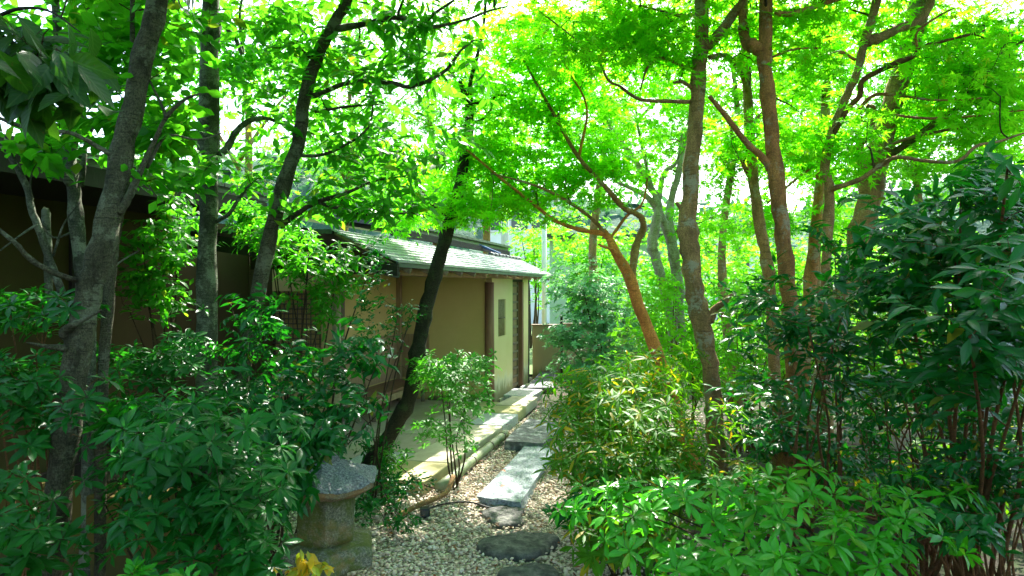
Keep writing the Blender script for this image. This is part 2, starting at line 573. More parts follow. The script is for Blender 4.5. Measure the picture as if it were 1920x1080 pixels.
LEAF_TOTAL = [0, 0]
def foliage(root, template, fr, pos, size, mat, mass='foliage', single=300, min_px=13.0):
    """the leaves that show largest become parts of their own, the rest one joined part"""
    N = len(pos)
    d = np.maximum(pos[:, 1], 0.3)
    px = 960 + pos[:, 0] / d * F
    py = 540 - (pos[:, 2] - CAM) / d * F
    face = np.abs(np.einsum('ni,ni->n', fr[:, :, 2], norm(pos - np.array([0, 0, CAM]))))
    show = size * F / d * (0.45 + 0.55 * face)
    ok = (px > 4) & (px < 1916) & (py > 4) & (py < 1076) & (pos[:, 1] > 0.5) & (show > min_px)
    idx = np.where(ok)[0]
    idx = idx[np.argsort(-show[idx])][:single]
    rest = np.ones(N, bool)
    rest[idx] = False
    base = np.array(root.location)
    for i in idx:
        me = leaf_mesh(template, int(rng.integers(0, len(template))), mat)
        o = bpy.data.objects.new('leaf', me)
        m = Matrix.Identity(4)
        A = fr[i] * size[i]
        for r_ in range(3):
            for c_ in range(3):
                m[r_][c_] = A[r_, c_]
            m[r_][3] = pos[i][r_] - base[r_]
        o.parent = root
        o.matrix_basis = m
        COL.objects.link(o)
    LEAF_TOTAL[0] += len(idx)
    LEAF_TOTAL[1] += int(rest.sum())
    if rest.any():
        stuff(bake(mass, LOW.get(id(template), template), fr[rest], pos[rest], size[rest], mat, root, smooth=True))

# ------------------------------------------------------------------ growing twigs and setting leaves
def grow(nodes, nrad, targets, rmax=0.008, rmin=0.0012, wob=0.10, droop=0.0, thick=1.0):
    """connect every target to the nearest wood; returns twig paths, and the end direction at each target"""
    nodes = list(np.asarray(nodes, float)); nrad = list(nrad)
    arr = np.zeros((len(nodes) + 4 * len(targets) + 8, 3)); n = len(nodes)
    arr[:n] = nodes
    rr = np.zeros(len(arr)); rr[:n] = nrad
    d0 = np.array([np.min(np.sum((arr[:n] - t) ** 2, axis=1)) for t in targets])
    order = np.argsort(d0)
    paths = []; dirs = np.zeros((len(targets), 3))
    for ti in order:
        t = targets[ti]
        q = arr[:n] - t
        dd = np.sqrt(np.sum(q * q, axis=1))
        cost = dd + 0.35 * np.maximum(0, arr[:n, 2] - t[2] + 0.1)      # prefer to rise towards the tip
        j = int(np.argmin(cost))
        s = arr[j]; ln = dd[j]
        r0 = min(rr[j] * 0.8, (0.0022 + 0.010 * ln) * thick, rmax); r0 = max(r0, rmin)
        mid = [s + (t - s) * f + rng.standard_normal(3) * wob * ln * 0.5 + Z * (0.08 - droop) * ln * math.sin(f * math.pi) for f in (0.35, 0.7)]
        pts = np.array([s, mid[0], mid[1], t])
        rad = np.linspace(r0, rmin, 4)
        paths.append((pts, rad))
        for p, r_ in zip(pts[1:], rad[1:]):
            arr[n] = p; rr[n] = r_; n += 1
        dirs[ti] = norm(t - mid[1])
    return paths, dirs

def twig_mesh(name, paths, mat, parent, sides=3, sub=2):
    mb = MB()
    for pts, rad in paths:
        c = catmull(pts, sub)
        r_ = np.interp(np.linspace(0, 1, len(c)), np.linspace(0, 1, len(rad)), rad)
        mb.tube(c, r_, sides, cap=False)
    return stuff(mb.build(name, mat, parent, smooth=True))

def sample_clusters(clusters, dens=1.0):
    """clusters: (px, py, depth, rx_px, ry_px, r_depth_m, n)"""
    out = []
    for (px, py, d, rx, ry, rd, n) in clusters:
        n = max(1, int(n * (dens if py > -150 else 1.6)))  # clusters above the view are thickened to shade the garden below
        q = rng.standard_normal((n, 3))
        q = norm(q) * (rng.random((n, 1)) ** 0.55) * (1 + 0.28 * np.abs(rng.standard_normal((n, 1))))
        q[:, 2] -= 0.25 * (q[:, 0] ** 2 - 0.4)
        dd = d + q[:, 1] * rd
        out.append(np.stack([(px + q[:, 0] * rx - 960) / F * dd, dd, CAM - (py + q[:, 2] * ry - 540) / F * dd], 1))
    return np.concatenate(out)

def leaves_flat(E, D, n, R, size, up=0.35, sag=0.15):
    N = len(E)
    Dh = D.copy(); Dh[:, 2] *= 0.25; Dh = norm(Dh + rng.standard_normal((N, 3)) * 0.05)
    S = norm(np.cross(Dh, Z))
    a = rng.uniform(-1.0, 0.5, (N, n)); b = rng.uniform(-1, 1, (N, n)) * (0.65 - 0.35 * a.clip(0, 1))
    pos = E[:, None] + (Dh[:, None] * a[..., None] + S[:, None] * b[..., None]) * R
    pos[..., 2] += rng.normal(0, 0.10 * R, (N, n)) - 0.25 * R * (a ** 2 + b ** 2)
    d = Dh[:, None] * 0.6 + S[:, None] * (b[..., None] * 1.6) + rng.standard_normal((N, n, 3)) * 0.35
    d[..., 2] -= sag
    nr = np.array([0, 0, 1.0]) + rng.standard_normal((N, n, 3)) * up
    return pos.reshape(-1, 3), d.reshape(-1, 3), nr.reshape(-1, 3), size * rng.uniform(0.7, 1.2, N * n)

def leaves_alt(E, D, n, Ln, size, droop=0.25, spread=0.9, up=0.4):
    N = len(E)
    Dn = norm(D * np.array([1, 1, .5]) + rng.standard_normal((N, 3)) * 0.12)
    S = norm(np.cross(Dn, Z) + rng.standard_normal((N, 3)) * 0.25)
    k = (np.arange(n) + rng.uniform(-0.3, 0.3, (N, n))) / max(1, n - 1)
    sgn = np.where(np.arange(n) % 2 == 0, 1.0, -1.0)
    sp = spread * (0.25 + 0.75 * k)
    sp[:, 0] = 0.1
    pos = E[:, None] - Dn[:, None] * (k * Ln)[..., None]
    d = Dn[:, None] + S[:, None] * (sgn * sp * 1.3)[..., None] + rng.standard_normal((N, n, 3)) * 0.22
    d[..., 2] -= droop
    outw = E - E.mean(axis=0); outw[:, 2] = 0
    outw = norm(outw + np.array([0, -.25, 0]))
    nr = np.array([0, 0, 1.0]) + outw[:, None] * 0.55 + rng.standard_normal((N, n, 3)) * up
    return pos.reshape(-1, 3), d.reshape(-1, 3), nr.reshape(-1, 3), size * rng.uniform(0.65, 1.15, N * n)

def leaves_whorl(E, D, n, size, lift=0.15, inner=3, tilt=0.35):
    N = len(E)
    outw = E - E.mean(axis=0); outw[:, 2] = 0
    outw = norm(outw + np.array([0, -.25, 0]))
    A = norm(D * tilt + Z * 1.0 + outw * 0.35 + rng.standard_normal((N, 3)) * 0.18)
    X = norm(np.cross(A, np.array([0.3, 1.0, 0.1])))
    Y = np.cross(A, X)
    m = n + inner
    ang = np.arange(m) * 2.399 + rng.uniform(0, 6.28, (N, 1)) + rng.normal(0, 0.15, (N, m))
    li = np.where(np.arange(m) < n, lift, 1.1) + rng.normal(0, 0.15, (N, m))
    rad = X[:, None] * np.cos(ang)[..., None] + Y[:, None] * np.sin(ang)[..., None]
    d = rad + A[:, None] * li[..., None]
    nr = A[:, None] - rad * li[..., None] * 0.6 + rng.standard_normal((N, m, 3)) * 0.15
    pos = E[:, None] + rad * 0.004 - A[:, None] * (rng.uniform(0, 0.02, (N, m)))[..., None]
    sz = np.where(np.arange(m) < n, 1.0, 0.6) * size * rng.uniform(0.75, 1.15, (N, m)) * rng.uniform(0.8, 1.15, (N, 1))
    return pos.reshape(-1, 3), d.reshape(-1, 3), nr.reshape(-1, 3), sz.reshape(-1)

def limb_points(pts, sub=5):
    """pts: (px, py, depth, width_px)"""
    c = np.array([P(a, b, d) for a, b, d, w in pts])
    r = np.array([w / F * d * 0.5 * 0.86 for a, b, d, w in pts])
    cc = catmull(c, sub)
    rr = np.interp(np.linspace(0, len(pts) - 1, len(cc)), np.arange(len(pts)), r)
    return cc, rr

def plant(name, label, cat, limbs, clusters, style, mat, template, barkm, group=None, twig_mat=None, trunk_name='trunk',
          single=300, mass='crown', rmax=0.010, wob=0.12, limb_mats=None, min_px=13.0, dens=1.1, twigs=True, boughs=0):
    curves = [limb_points(l) for l in limbs]
    base = curves[0][0][0].copy()
    base[2] = 0.0
    root = thing(name, label, cat, base, group)
    nodes = []; nrad = []
    for i, (c, r) in enumerate(curves):
        mb = MB()
        big = r.max() > 0.03
        rj = r * (1 + 0.05 * rng.standard_normal(len(r)))
        if big:
            for _ in range(max(1, len(r) // 9)):
                k = rng.integers(1, len(r) - 1)
                rj[k] *= 1.13
        cj = c + rng.standard_normal(c.shape) * (r[:, None] * 0.06)
        if i == 0:
            rj = rj * (1 + 0.55 * np.exp(-np.maximum(cj[:, 2], 0) / 0.10))
        mb.tube(cj, rj, 12 if big else 7, jitter=0.035 if big else 0.05)
        bm_ = limb_mats[i] if limb_mats and i < len(limb_mats) and limb_mats[i] else barkm
        o = mb.build(trunk_name if i == 0 else 'branch', bm_, root, smooth=True)
        st = max(1, len(c) // 30)
        keep = slice(len(c) // 3, None) if i == 0 else slice(1, None)
        nodes.extend(c[keep]); nrad.extend(r[keep])
    if clusters:
        tg = sample_clusters(clusters, dens)
        tg = tg[tg[:, 2] > 0.06]
        front = tg[(tg[:, 2] < 4.2) & (tg[:, 1] > .5)]
        for q in front[rng.permutation(len(front))[:boughs]]:
            q = q - np.array([0, .25, 0]) * rng.random()
            na = np.array(nodes)
            j = int(np.argmin(np.linalg.norm(na - q, axis=1) + .5 * rng.random(len(na))))
            ln = np.linalg.norm(q - na[j])
            if ln < .25:
                continue
            bp_ = [na[j]] + [na[j] + (q - na[j]) * f_ + rng.standard_normal(3) * .07 * ln + Z * .10 * ln * math.sin(f_ * 3.14) for f_ in (.25, .5, .75)] + [q]
            bc = catmull(np.array(bp_), 4)
            br = np.linspace(min(.011, nrad[j] * .7), .0025, len(bc))
            MB().tube(bc, br, 6, jitter=.05).build('branch', twig_mat or barkm, root, smooth=True)
            nodes.extend(bc[2:]); nrad.extend(br[2:])
        paths, dirs = grow(np.array(nodes), nrad, tg, rmax=rmax, wob=wob, thick=1.4 if boughs else 1.0)
        if twigs:
            twig_mesh('twigs', paths, twig_mat or barkm, root, 3, 1)
        set_leaves(root, tg, dirs, style, template, mat, mass, single, min_px)
    return root

def set_leaves(root, tg, dirs, style, template, mat, mass, single, min_px):
    kind = style[0]
    if kind == 'flat':
        p, d, n, s = leaves_flat(tg, dirs, *style[1:])
    elif kind == 'alt':
        p, d, n, s = leaves_alt(tg, dirs, *style[1:])
    else:
        p, d, n, s = leaves_whorl(tg, dirs, *style[1:])
    oy = 540 - (p[:, 2] - CAM) / np.maximum(p[:, 1], .3) * F
    off = (oy < -90) | (p[:, 1] < .3)
    s = np.where(off, s * 1.5, s)
    keep = ~off | (rng.random(len(p)) < .56)
    p, d, n, s = p[keep], d[keep], n[keep], s[keep]
    keep = (p[:, 2] > 0.02) & ((p[:, 1] > 0.9) | (p[:, 2] > 3))
    p, d, n, s = p[keep], d[keep], n[keep], s[keep]
    foliage(root, template, frames(d, n), p, s, mat, mass, single, min_px)

def shrub(name, label, foot, stems, clusters, style, mat, template, barkm, group=None, single=300, min_px=13.0, stem_r=0.009,
          cat='shrub', wob=0.15, rmax=0.006, dens=2.0, foot_r=0.07):
    """foot: (px, depth) of the clump on the ground; stems grow up into the leaf clusters"""
    fp = np.array([(foot[0] - 960) / F * foot[1], foot[1], 0.0])
    root = thing(name, label, cat, fp, group)
    tg = sample_clusters(clusters, dens)
    tg = tg[tg[:, 2] > 0.08]
    nodes = [fp]; nrad = [stem_r]
    pick = tg[rng.permutation(len(tg))[:stems]]
    for q in pick:
        f0 = fp + np.array([rng.normal(0, foot_r), rng.normal(0, foot_r), -0.02])
        m = f0 + (q - f0) * 0.5 + Z * (0.10 * np.linalg.norm(q - f0)) + rng.standard_normal(3) * 0.05
        c = catmull(np.array([f0, f0 + (m - f0) * 0.5 + rng.standard_normal(3) * 0.02, m, q]), 4)
        r_ = np.linspace(stem_r, stem_r * 0.3, len(c))
        MB().tube(c, r_, 6, jitter=0.05).build('stem', barkm, root, smooth=True)
        nodes.extend(c[3:]); nrad.extend(r_[3:])
    paths, dirs = grow(np.array(nodes), nrad, tg, rmax=rmax, wob=wob)
    twig_mesh('twigs', paths, barkm, root)
    set_leaves(root, tg, dirs, style, template, mat, 'foliage', single, min_px)
    return root

# ------------------------------------------------------------------ setting materials
def plaster(name, a, b, stain, zs=0.45, pale=None):
    t = NT(name)
    v = t.coord()
    c = t.ramp(t.noise(v, 1.6, 6, 0.6), [(0.3, a), (0.7, b)])
    c = t.mix(t.math('MULTIPLY', t.noise(v, 26, 4, 0.6), 0.25), c, tuple(q * 0.8 for q in a))
    sx = t.n('ShaderNodeSeparateXYZ'); tc = t.n('ShaderNodeTexCoord')
    t.l(tc.outputs['Object'], sx.inputs[0])
    z = t.math('DIVIDE', sx.outputs[2], zs)
    edge = t.math('ADD', z, t.math('MULTIPLY', t.math('SUBTRACT', t.noise(t.coord((3, 3, 0.8)), 4, 5, 0.7), 0.5), 1.5))
    if pale:
        kp = t.ramp(edge, [(0.75, (1, 1, 1)), (1.25, (0, 0, 0))])
        c = t.mix(t.math('MULTIPLY', kp, 0.75), c, pale)
    k = t.ramp(edge, [(0.35, (1, 1, 1)), (0.80, (0, 0, 0))])
    c = t.mix(t.math('MULTIPLY', k, 0.8), c, stain)
    return t.surf(c, 0.92, t.bump(t.noise(v, 120, 3, 0.6), 0.25, 0.003), 0.2)

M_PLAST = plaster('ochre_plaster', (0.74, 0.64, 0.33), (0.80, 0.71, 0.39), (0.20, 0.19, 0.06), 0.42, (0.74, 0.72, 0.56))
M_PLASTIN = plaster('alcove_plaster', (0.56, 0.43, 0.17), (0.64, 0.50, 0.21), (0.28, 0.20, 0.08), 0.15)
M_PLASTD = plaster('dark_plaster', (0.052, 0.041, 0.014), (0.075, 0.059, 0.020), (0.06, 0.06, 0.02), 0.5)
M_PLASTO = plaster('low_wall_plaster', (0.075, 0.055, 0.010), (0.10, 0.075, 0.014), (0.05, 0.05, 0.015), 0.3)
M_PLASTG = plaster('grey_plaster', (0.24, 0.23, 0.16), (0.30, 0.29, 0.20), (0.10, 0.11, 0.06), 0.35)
M_WOODD = mottled('dark_wood', [(0.3, (0.010, 0.009, 0.007)), (0.7, (0.024, 0.020, 0.015))], 6, 0.4, 0.005, 0.75, (8, 8, 0.8))
M_WOODR = mottled('red_wood', [(0.3, (0.17, 0.085, 0.05)), (0.7, (0.30, 0.16, 0.10))], 5, 0.35, 0.004, 0.65, (6, 6, 0.5))
M_WOODG = mottled('weathered_wood', [(0.3, (0.13, 0.10, 0.07)), (0.7, (0.26, 0.21, 0.15))], 6, 0.4, 0.004, 0.8, (5, 5, 1))
M_WOODT = mottled('tan_wood', [(0.3, (0.26, 0.17, 0.09)), (0.7, (0.40, 0.28, 0.17))], 6, 0.3, 0.004, 0.7, (4, 4, 1))
M_BAMB = mottled('dry_bamboo', [(0.3, (0.26, 0.23, 0.12)), (0.7, (0.42, 0.38, 0.22))], 9, 0.2, 0.003, 0.5, (3, 3, 3))
M_BAMBD = mottled('dark_bamboo', [(0.3, (0.05, 0.04, 0.025)), (0.7, (0.12, 0.09, 0.05))], 12, 0.2, 0.003, 0.5)
M_BAMBG = mottled('green_bamboo', [(0.3, (0.12, 0.17, 0.07)), (0.55, (0.24, 0.28, 0.15)), (0.75, (0.33, 0.33, 0.22))], 7, 0.25, 0.004, 0.5)
M_SHING = mottled('roof_shingle', [(0.25, (0.24, 0.25, 0.26)), (0.5, (0.38, 0.39, 0.40)), (0.75, (0.50, 0.51, 0.53))], 9, 0.6, 0.008, 0.55, (1, 1, 1), 40, spec=0.5)
M_COPPER = mottled('green_copper', [(0.3, (0.05, 0.075, 0.06)), (0.7, (0.11, 0.15, 0.12))], 9, 0.2, 0.004, 0.5)
M_TILE = mottled('roof_tile', [(0.3, (0.028, 0.030, 0.034)), (0.7, (0.065, 0.070, 0.075))], 10, 0.3, 0.004, 0.4, spec=0.5)
M_GRAN = mottled('granite', [(0.36, (0.10, 0.13, 0.14)), (0.5, (0.25, 0.295, 0.31)), (0.64, (0.37, 0.42, 0.435))], 60, 0.6, 0.006, 0.7, bscale=38, detail=8)
M_GRAND = mottled('dark_granite', [(0.35, (0.075, 0.08, 0.08)), (0.52, (0.15, 0.16, 0.155)), (0.66, (0.42, 0.44, 0.42))], 9, 0.6, 0.006, 0.75, bscale=45, detail=10)
M_CREAM = mottled('cream_stone', [(0.3, (0.40, 0.36, 0.24)), (0.55, (0.52, 0.48, 0.34)), (0.75, (0.60, 0.57, 0.44))], 4, 0.5, 0.005, 0.8, bscale=60)
M_YSTONE = mottled('yellow_stone', [(0.3, (0.34, 0.30, 0.14)), (0.6, (0.46, 0.41, 0.20)), (0.8, (0.36, 0.35, 0.20))], 5, 0.6, 0.006, 0.85, bscale=50)
M_PSTONE = mottled('pink_stone', [(0.3, (0.38, 0.31, 0.24)), (0.7, (0.50, 0.42, 0.33))], 5, 0.4, 0.004, 0.85, bscale=70)
M_GSTONE = mottled('grey_stone', [(0.36, (0.28, 0.31, 0.31)), (0.52, (0.42, 0.45, 0.44)), (0.66, (0.54, 0.56, 0.55))], 40, 0.5, 0.005, 0.75, bscale=50)
M_ROCK = mottled('dark_rock', [(0.32, (0.035, 0.038, 0.036)), (0.48, (0.085, 0.088, 0.078)), (0.58, (0.15, 0.15, 0.13)), (0.70, (0.26, 0.255, 0.21))], 13, 1.0, 0.02, 0.8, bscale=40, detail=10)
M_SLATE = mottled('slate_rock', [(0.3, (0.05, 0.055, 0.065)), (0.7, (0.11, 0.12, 0.13))], 6, 0.5, 0.01, 0.6, bscale=20)
M_SOIL = mottled('soil', [(0.28, (0.016, 0.013, 0.008)), (0.45, (0.040, 0.032, 0.018)), (0.55, (0.028, 0.045, 0.010)), (0.68, (0.045, 0.075, 0.016)), (0.8, (0.07, 0.055, 0.03))], 5, 1.0, 0.03, 0.95, bscale=30, detail=9)
def pebble_bed():
    t = NT('gravel_bed_stone')
    v = t.coord((1, 1, 0.2))
    vo = t.n('ShaderNodeTexVoronoi'); vo.inputs['Scale'].default_value = 48.0
    t.l(v, vo.inputs['Vector'])
    sx = t.n('ShaderNodeSeparateColor'); t.l(vo.outputs['Color'], sx.inputs[0])
    c = t.ramp(sx.outputs[0], [(0.0, (0.50, 0.42, 0.32)), (0.3, (0.68, 0.61, 0.50)), (0.6, (0.55, 0.46, 0.34)), (0.8, (0.74, 0.70, 0.62)), (0.93, (0.30, 0.23, 0.15)), (1.0, (0.5, 0.35, 0.2))])
    gap = t.ramp(vo.outputs['Distance'], [(0.40, (0, 0, 0)), (0.62, (1, 1, 1))])
    c = t.mix(t.math('MULTIPLY', gap, 0.85), c, (0.12, 0.095, 0.065))
    return t.surf(c, 0.85, t.bump(t.math('MULTIPLY', vo.outputs['Distance'], -1.0), 1.0, 0.02), 0.3)
M_BED = pebble_bed()
M_EARTH = mottled('beaten_earth', [(0.3, (0.34, 0.27, 0.19)), (0.7, (0.46, 0.38, 0.28))], 5, 0.5, 0.004, 0.95, bscale=90)
M_LAWN = mottled('far_ground', [(0.3, (0.05, 0.10, 0.025)), (0.6, (0.10, 0.17, 0.04)), (0.8, (0.20, 0.19, 0.10))], 1.2, 0.8, 0.05, 0.95, bscale=8)
M_HILL = mottled('hill_forest', [(0.3, (0.025, 0.08, 0.045)), (0.7, (0.06, 0.14, 0.075))], 0.3, 1.0, 0.5, 0.95, bscale=0.6)
M_WHITE = mottled('white_wall', [(0.3, (0.68, 0.68, 0.66)), (0.7, (0.78, 0.78, 0.76))], 2, 0.1, 0.002, 0.85)
M_BLUEW = mottled('pale_blue_wall', [(0.3, (0.42, 0.50, 0.52)), (0.7, (0.50, 0.57, 0.58))], 2, 0.1, 0.002, 0.8)
M_GLASS = NT('window_glass').surf((0.03, 0.04, 0.05), 0.08, None, 0.6)
M_BLUE = NT('blue_plastic').surf((0.05, 0.13, 0.42), 0.4, None, 0.5)
M_BLACK = NT('black_plastic').surf((0.012, 0.012, 0.012), 0.5, None, 0.5)
M_HOSE = NT('black_hose').surf((0.015, 0.013, 0.012), 0.6, None, 0.4)
M_POLE = mottled('concrete_pole', [(0.3, (0.42, 0.41, 0.38)), (0.7, (0.55, 0.54, 0.50))], 6, 0.2, 0.003, 0.85)

def lantern_mat(name, moss_amt, glow_amt=0.0, warm=0.0):
    t = NT(name)
    v = t.coord()
    w_ = 1.0 - 0.35 * warm
    c = t.ramp(t.noise(v, 110, 6, 0.75), [(0.36, (0.05, 0.06 * (1 - .1 * warm), 0.06 * w_)), (0.5, (0.17, 0.185 * (1 - .08 * warm), 0.18 * w_)), (0.66, (0.38, 0.39 * (1 - .08 * warm), 0.37 * w_))])
    k = t.ramp(t.noise(v, 7, 6, 0.75), [(0.62 - 0.22 * moss_amt, (0, 0, 0)), (0.74 - 0.18 * moss_amt, (1, 1, 1))])
    c = t.mix(t.math('MULTIPLY', k, 0.85), c, (0.095, 0.125, 0.015))
    if glow_amt:  # warm orange glow on the lantern, blended into the stone colour
        k2 = t.ramp(t.noise(t.coord((1, 1, 1.5)), 4, 5, 0.7), [(0.66 - 0.3 * glow_amt, (0, 0, 0)), (0.85 - 0.3 * glow_amt, (1, 1, 1))])
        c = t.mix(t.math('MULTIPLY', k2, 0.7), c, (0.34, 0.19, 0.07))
    return t.surf(c, 0.92, t.bump(t.noise(v, 90, 6, 0.75), 0.9, 0.012), 0.2)

M_LROOF = lantern_mat('lantern_granite', 0.1, 0.0)
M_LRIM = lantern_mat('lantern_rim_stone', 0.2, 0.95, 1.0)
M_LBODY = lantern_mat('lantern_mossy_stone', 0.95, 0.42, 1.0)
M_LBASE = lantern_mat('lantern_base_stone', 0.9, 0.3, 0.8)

t_ = NT('gravel_pebble')
at_ = t_.n('ShaderNodeAttribute', attribute_name='rnd')
c_ = t_.ramp(at_.outputs['Fac'], [(0.0, (0.58, 0.46, 0.33)), (0.25, (0.77, 0.66, 0.52)), (0.5, (0.62, 0.48, 0.34)), (0.72, (0.82, 0.75, 0.65)), (0.86, (0.44, 0.33, 0.21)), (0.95, (0.20, 0.17, 0.13)), (1.0, (0.55, 0.37, 0.22))])
c_ = t_.mix(t_.math('MULTIPLY', t_.noise(t_.coord(), 60, 3, 0.6), 0.35), c_, (0.40, 0.35, 0.28))
M_PEB = t_.surf(c_, 0.75, None, 0.3)

# ------------------------------------------------------------------ ground, gravel, terrace
def sheet(name, pts, mat, parent=None):
    return MB().add(pts, [tuple(range(len(pts)))]).build(name, mat, parent)

g = MB()
xs = np.concatenate([np.linspace(-250, -8, 8), np.linspace(-7, 9, 60), np.linspace(10, 250, 8)])
ys = np.concatenate([np.linspace(-20, 2, 6), np.linspace(2.2, 14, 50), np.linspace(15, 400, 12)])
vv = [(x, y, 0.012 * math.sin(x * 3.1) * math.cos(y * 2.3) - 0.02) for y in ys for x in xs]
nx = len(xs)
g.add(vv, [(j * nx + i, j * nx + i + 1, (j + 1) * nx + i + 1, (j + 1) * nx + i) for j in range(len(ys) - 1) for i in range(nx - 1)])
structure(g.build('ground', M_SOIL, None, smooth=True))
structure(sheet('lawn', [(-40, 13.2, 0.03), (60, 13.2, 0.03), (60, 60, 0.03), (-40, 60, 0.03)], M_LAWN))
structure(sheet('gravel_bed', [L(-7.2, -1.0, .008), L(-7.2, 2.3, .008), L(-2.0, 2.3, .008), L(0.6, 2.4, .008), L(0.6, .66, .008), L(-4.1, .66, .008), L(-4.15, -1.0, .008)], M_BED))

ico = [(0, 0, -1), (.7236, -.5257, -.4472), (-.2764, -.8507, -.4472), (-.8944, 0, -.4472), (-.2764, .8507, -.4472), (.7236, .5257, -.4472),
       (.2764, -.8507, .4472), (-.7236, -.5257, .4472), (-.7236, .5257, .4472), (.2764, .8507, .4472), (.8944, 0, .4472), (0, 0, 1)]
icf = [(0, 1, 2), (1, 0, 5), (0, 2, 3), (0, 3, 4), (0, 4, 5), (1, 5, 10), (2, 1, 6), (3, 2, 7), (4, 3, 8), (5, 4, 9),
       (1, 10, 6), (2, 6, 7), (3, 7, 8), (4, 8, 9), (5, 9, 10), (6, 10, 11), (7, 6, 11), (8, 7, 11), (9, 8, 11), (10, 9, 11)]
def pebble(j):
    v = np.array([[c * 0.5 for c in p] for p in ico]) * np.array([1.0, 0.78, 0.55])
    v += rng.normal(0, 0.06, v.shape)
    f = np.array([q[::-1] for q in icf])
    # make faces point outwards
    fixed = []
    for tri in f:
        a, b, c = v[tri]
        fixed.append(tri if np.dot(np.cross(b - a, c - a), a + b + c) > 0 else tri[::-1])
    return v, np.array(fixed), np.zeros((12, 2))
T_PEB = [pebble(k) for k in range(6)]

def scatter_pebbles(n):
    t = rng.uniform(-7.0, 0.5, n); s = rng.uniform(-1.0, 3.4, n)
    ok = (s > 0.68) | (t < -4.15)
    ok &= ~((t > -3) & (s > 2.9 - 0.1 * t))
    edge = np.where(t < -4.15, (s + 1.0) / 0.8, 1.0)
    ok &= rng.random(n) < np.clip(edge, 0.12, 1)
    ok &= (s < 2.5) | (rng.random(n) < 0.35)
    t, s = t[ok], s[ok]
    p = O[None] + U[None] * t[:, None] + W[None] * s[:, None]
    m = len(p)
    p[:, 2] = rng.uniform(0.010, 0.034, m)
    d = rng.standard_normal((m, 3)); d[:, 2] *= 0.25
    nr = np.array([0, 0, 1.0]) + rng.standard_normal((m, 3)) * 0.35
    return p, frames(d, nr), rng.uniform(0.016, 0.031, m) * np.where(rng.random(m) < .15, 1.5, 1.0)
pp, pf, ps = scatter_pebbles(35000)
stuff(bake('gravel', T_PEB, pf, pp, ps, M_PEB, None, smooth=True))

# beaten earth floor and kerb stones of the terrace
ter = structure(MB().prism([L(-4.0, -1.4, 0), L(-4.0, .18, 0), L(0.0, .18, 0), L(0.0, -1.4, 0)],
                           [L(-4.0, -1.4, .085), L(-4.0, .18, .085), L(0.0, .18, .085), L(0.0, -1.4, .085)]).build('terrace', M_EARTH))
def slab_block(name, t0, t1, s0, s1, zt, mat, parent, jit=0.012, bev=0.012):
    q = [L(t0, s0), L(t0, s1), L(t1, s1), L(t1, s0)]
    q = [p + np.append(rng.normal(0, jit, 2), 0) for p in q]
    o = MB().prism([p - Z * 0.02 for p in q], [p + Z * (zt + rng.normal(0, 0.003)) for p in q]).build(name, mat, parent, bevel=bev)
    return o
kerbs = [(-4.05, -3.47, .20, .655, M_YSTONE), (-3.45, -2.62, .20, .645, M_CREAM), (-2.60, -1.74, .20, .64, M_CREAM), (-1.70, -.98, .20, .63, M_GSTONE),
         (-.95, -.42, .20, .61, M_YSTONE), (-.38, .42, .20, .60, M_CREAM), (.45, 1.15, .06, .50, M_GSTONE)]
for (a, b, s0, s1, m_) in kerbs:
    slab_block('kerb_stone', a, b, s0, s1, .12, m_, ter)
row2 = [(-4.03, -3.1, -.32, .18, M_GSTONE), (-3.08, -2.3, -.30, .18, M_PSTONE), (-2.28, -1.5, -.32, .18, M_CREAM), (-1.48, -.75, -.30, .18, M_PSTONE),
        (-.73, -.05, -.32, .18, M_YSTONE), (-4.02, -3.2, -.86, -.34, M_PSTONE), (-3.18, -2.35, -.86, -.34, M_CREAM), (-2.33, -1.5, -.84, -.34, M_PSTONE)]
for (a, b, s0, s1, m_) in row2:
    slab_block('paving_stone', a, b, s0, s1, .10, m_, ter, 0.006, 0.006)
for k in range(9):
    t0 = 0.30 + k * 0.26
    slab_block('kerb_stone', t0, t0 + .24, .025, .055 + .03 * rng.random(), .05 + .03 * rng.random(), M_GSTONE if k % 2 else M_CREAM, ter, 0.006, 0.006)

def granite_slab(corners, zt, mat, label):
    top = []
    for i in range(4):
        a, b = np.array(corners[i]), np.array(corners[(i + 1) % 4])
        for k in range(5):
            p = a + (b - a) * k / 5 + rng.normal(0, 0.006, 2)
            top.append(np.array([p[0], p[1], zt + rng.normal(0, 0.003)]))
    cen = np.mean(top, axis=0)
    bot = [cen + (p - cen) * 0.985 + rng.standard_normal(3) * 0.008 for p in top]
    for b in bot:
        b[2] = -0.03
    mb = MB()
    n_ = len(top)
    rings = [bot, [b + (a - b) * .45 + rng.standard_normal(3) * .008 for a, b in zip(top, bot)], top]
    for f_ in (.9, .72, .5, .25):
        rings.append([cen + (p - cen) * f_ + Z * rng.normal(0, .002) for p in top])
    vs_ = [p for r_ in rings for p in r_]
    fs_ = [(i * n_ + k, i * n_ + (k + 1) % n_, (i + 1) * n_ + (k + 1) % n_, (i + 1) * n_ + k) for i in range(len(rings) - 1) for k in range(n_)]
    fs_.append(tuple(range((len(rings) - 1) * n_, len(rings) * n_)))
    o = rough(mb.add(vs_, fs_).build('granite_slab', mat, None), 3, .014, .04)
    return tag(o, label, 'stone slab', 'granite slabs of the path')
granite_slab([(-.275, 5.30), (.055, 5.16), (.465, 6.92), (.135, 7.02)], .08, M_GRAN, 'long pale granite slab in white gravel beside the bamboo pole')
granite_slab([(-.075, 7.06), (.33, 6.96), (.60, 7.95), (.20, 8.30)], .12, M_GRAND, 'thick granite slab with dark blotches beyond the long pale slab')

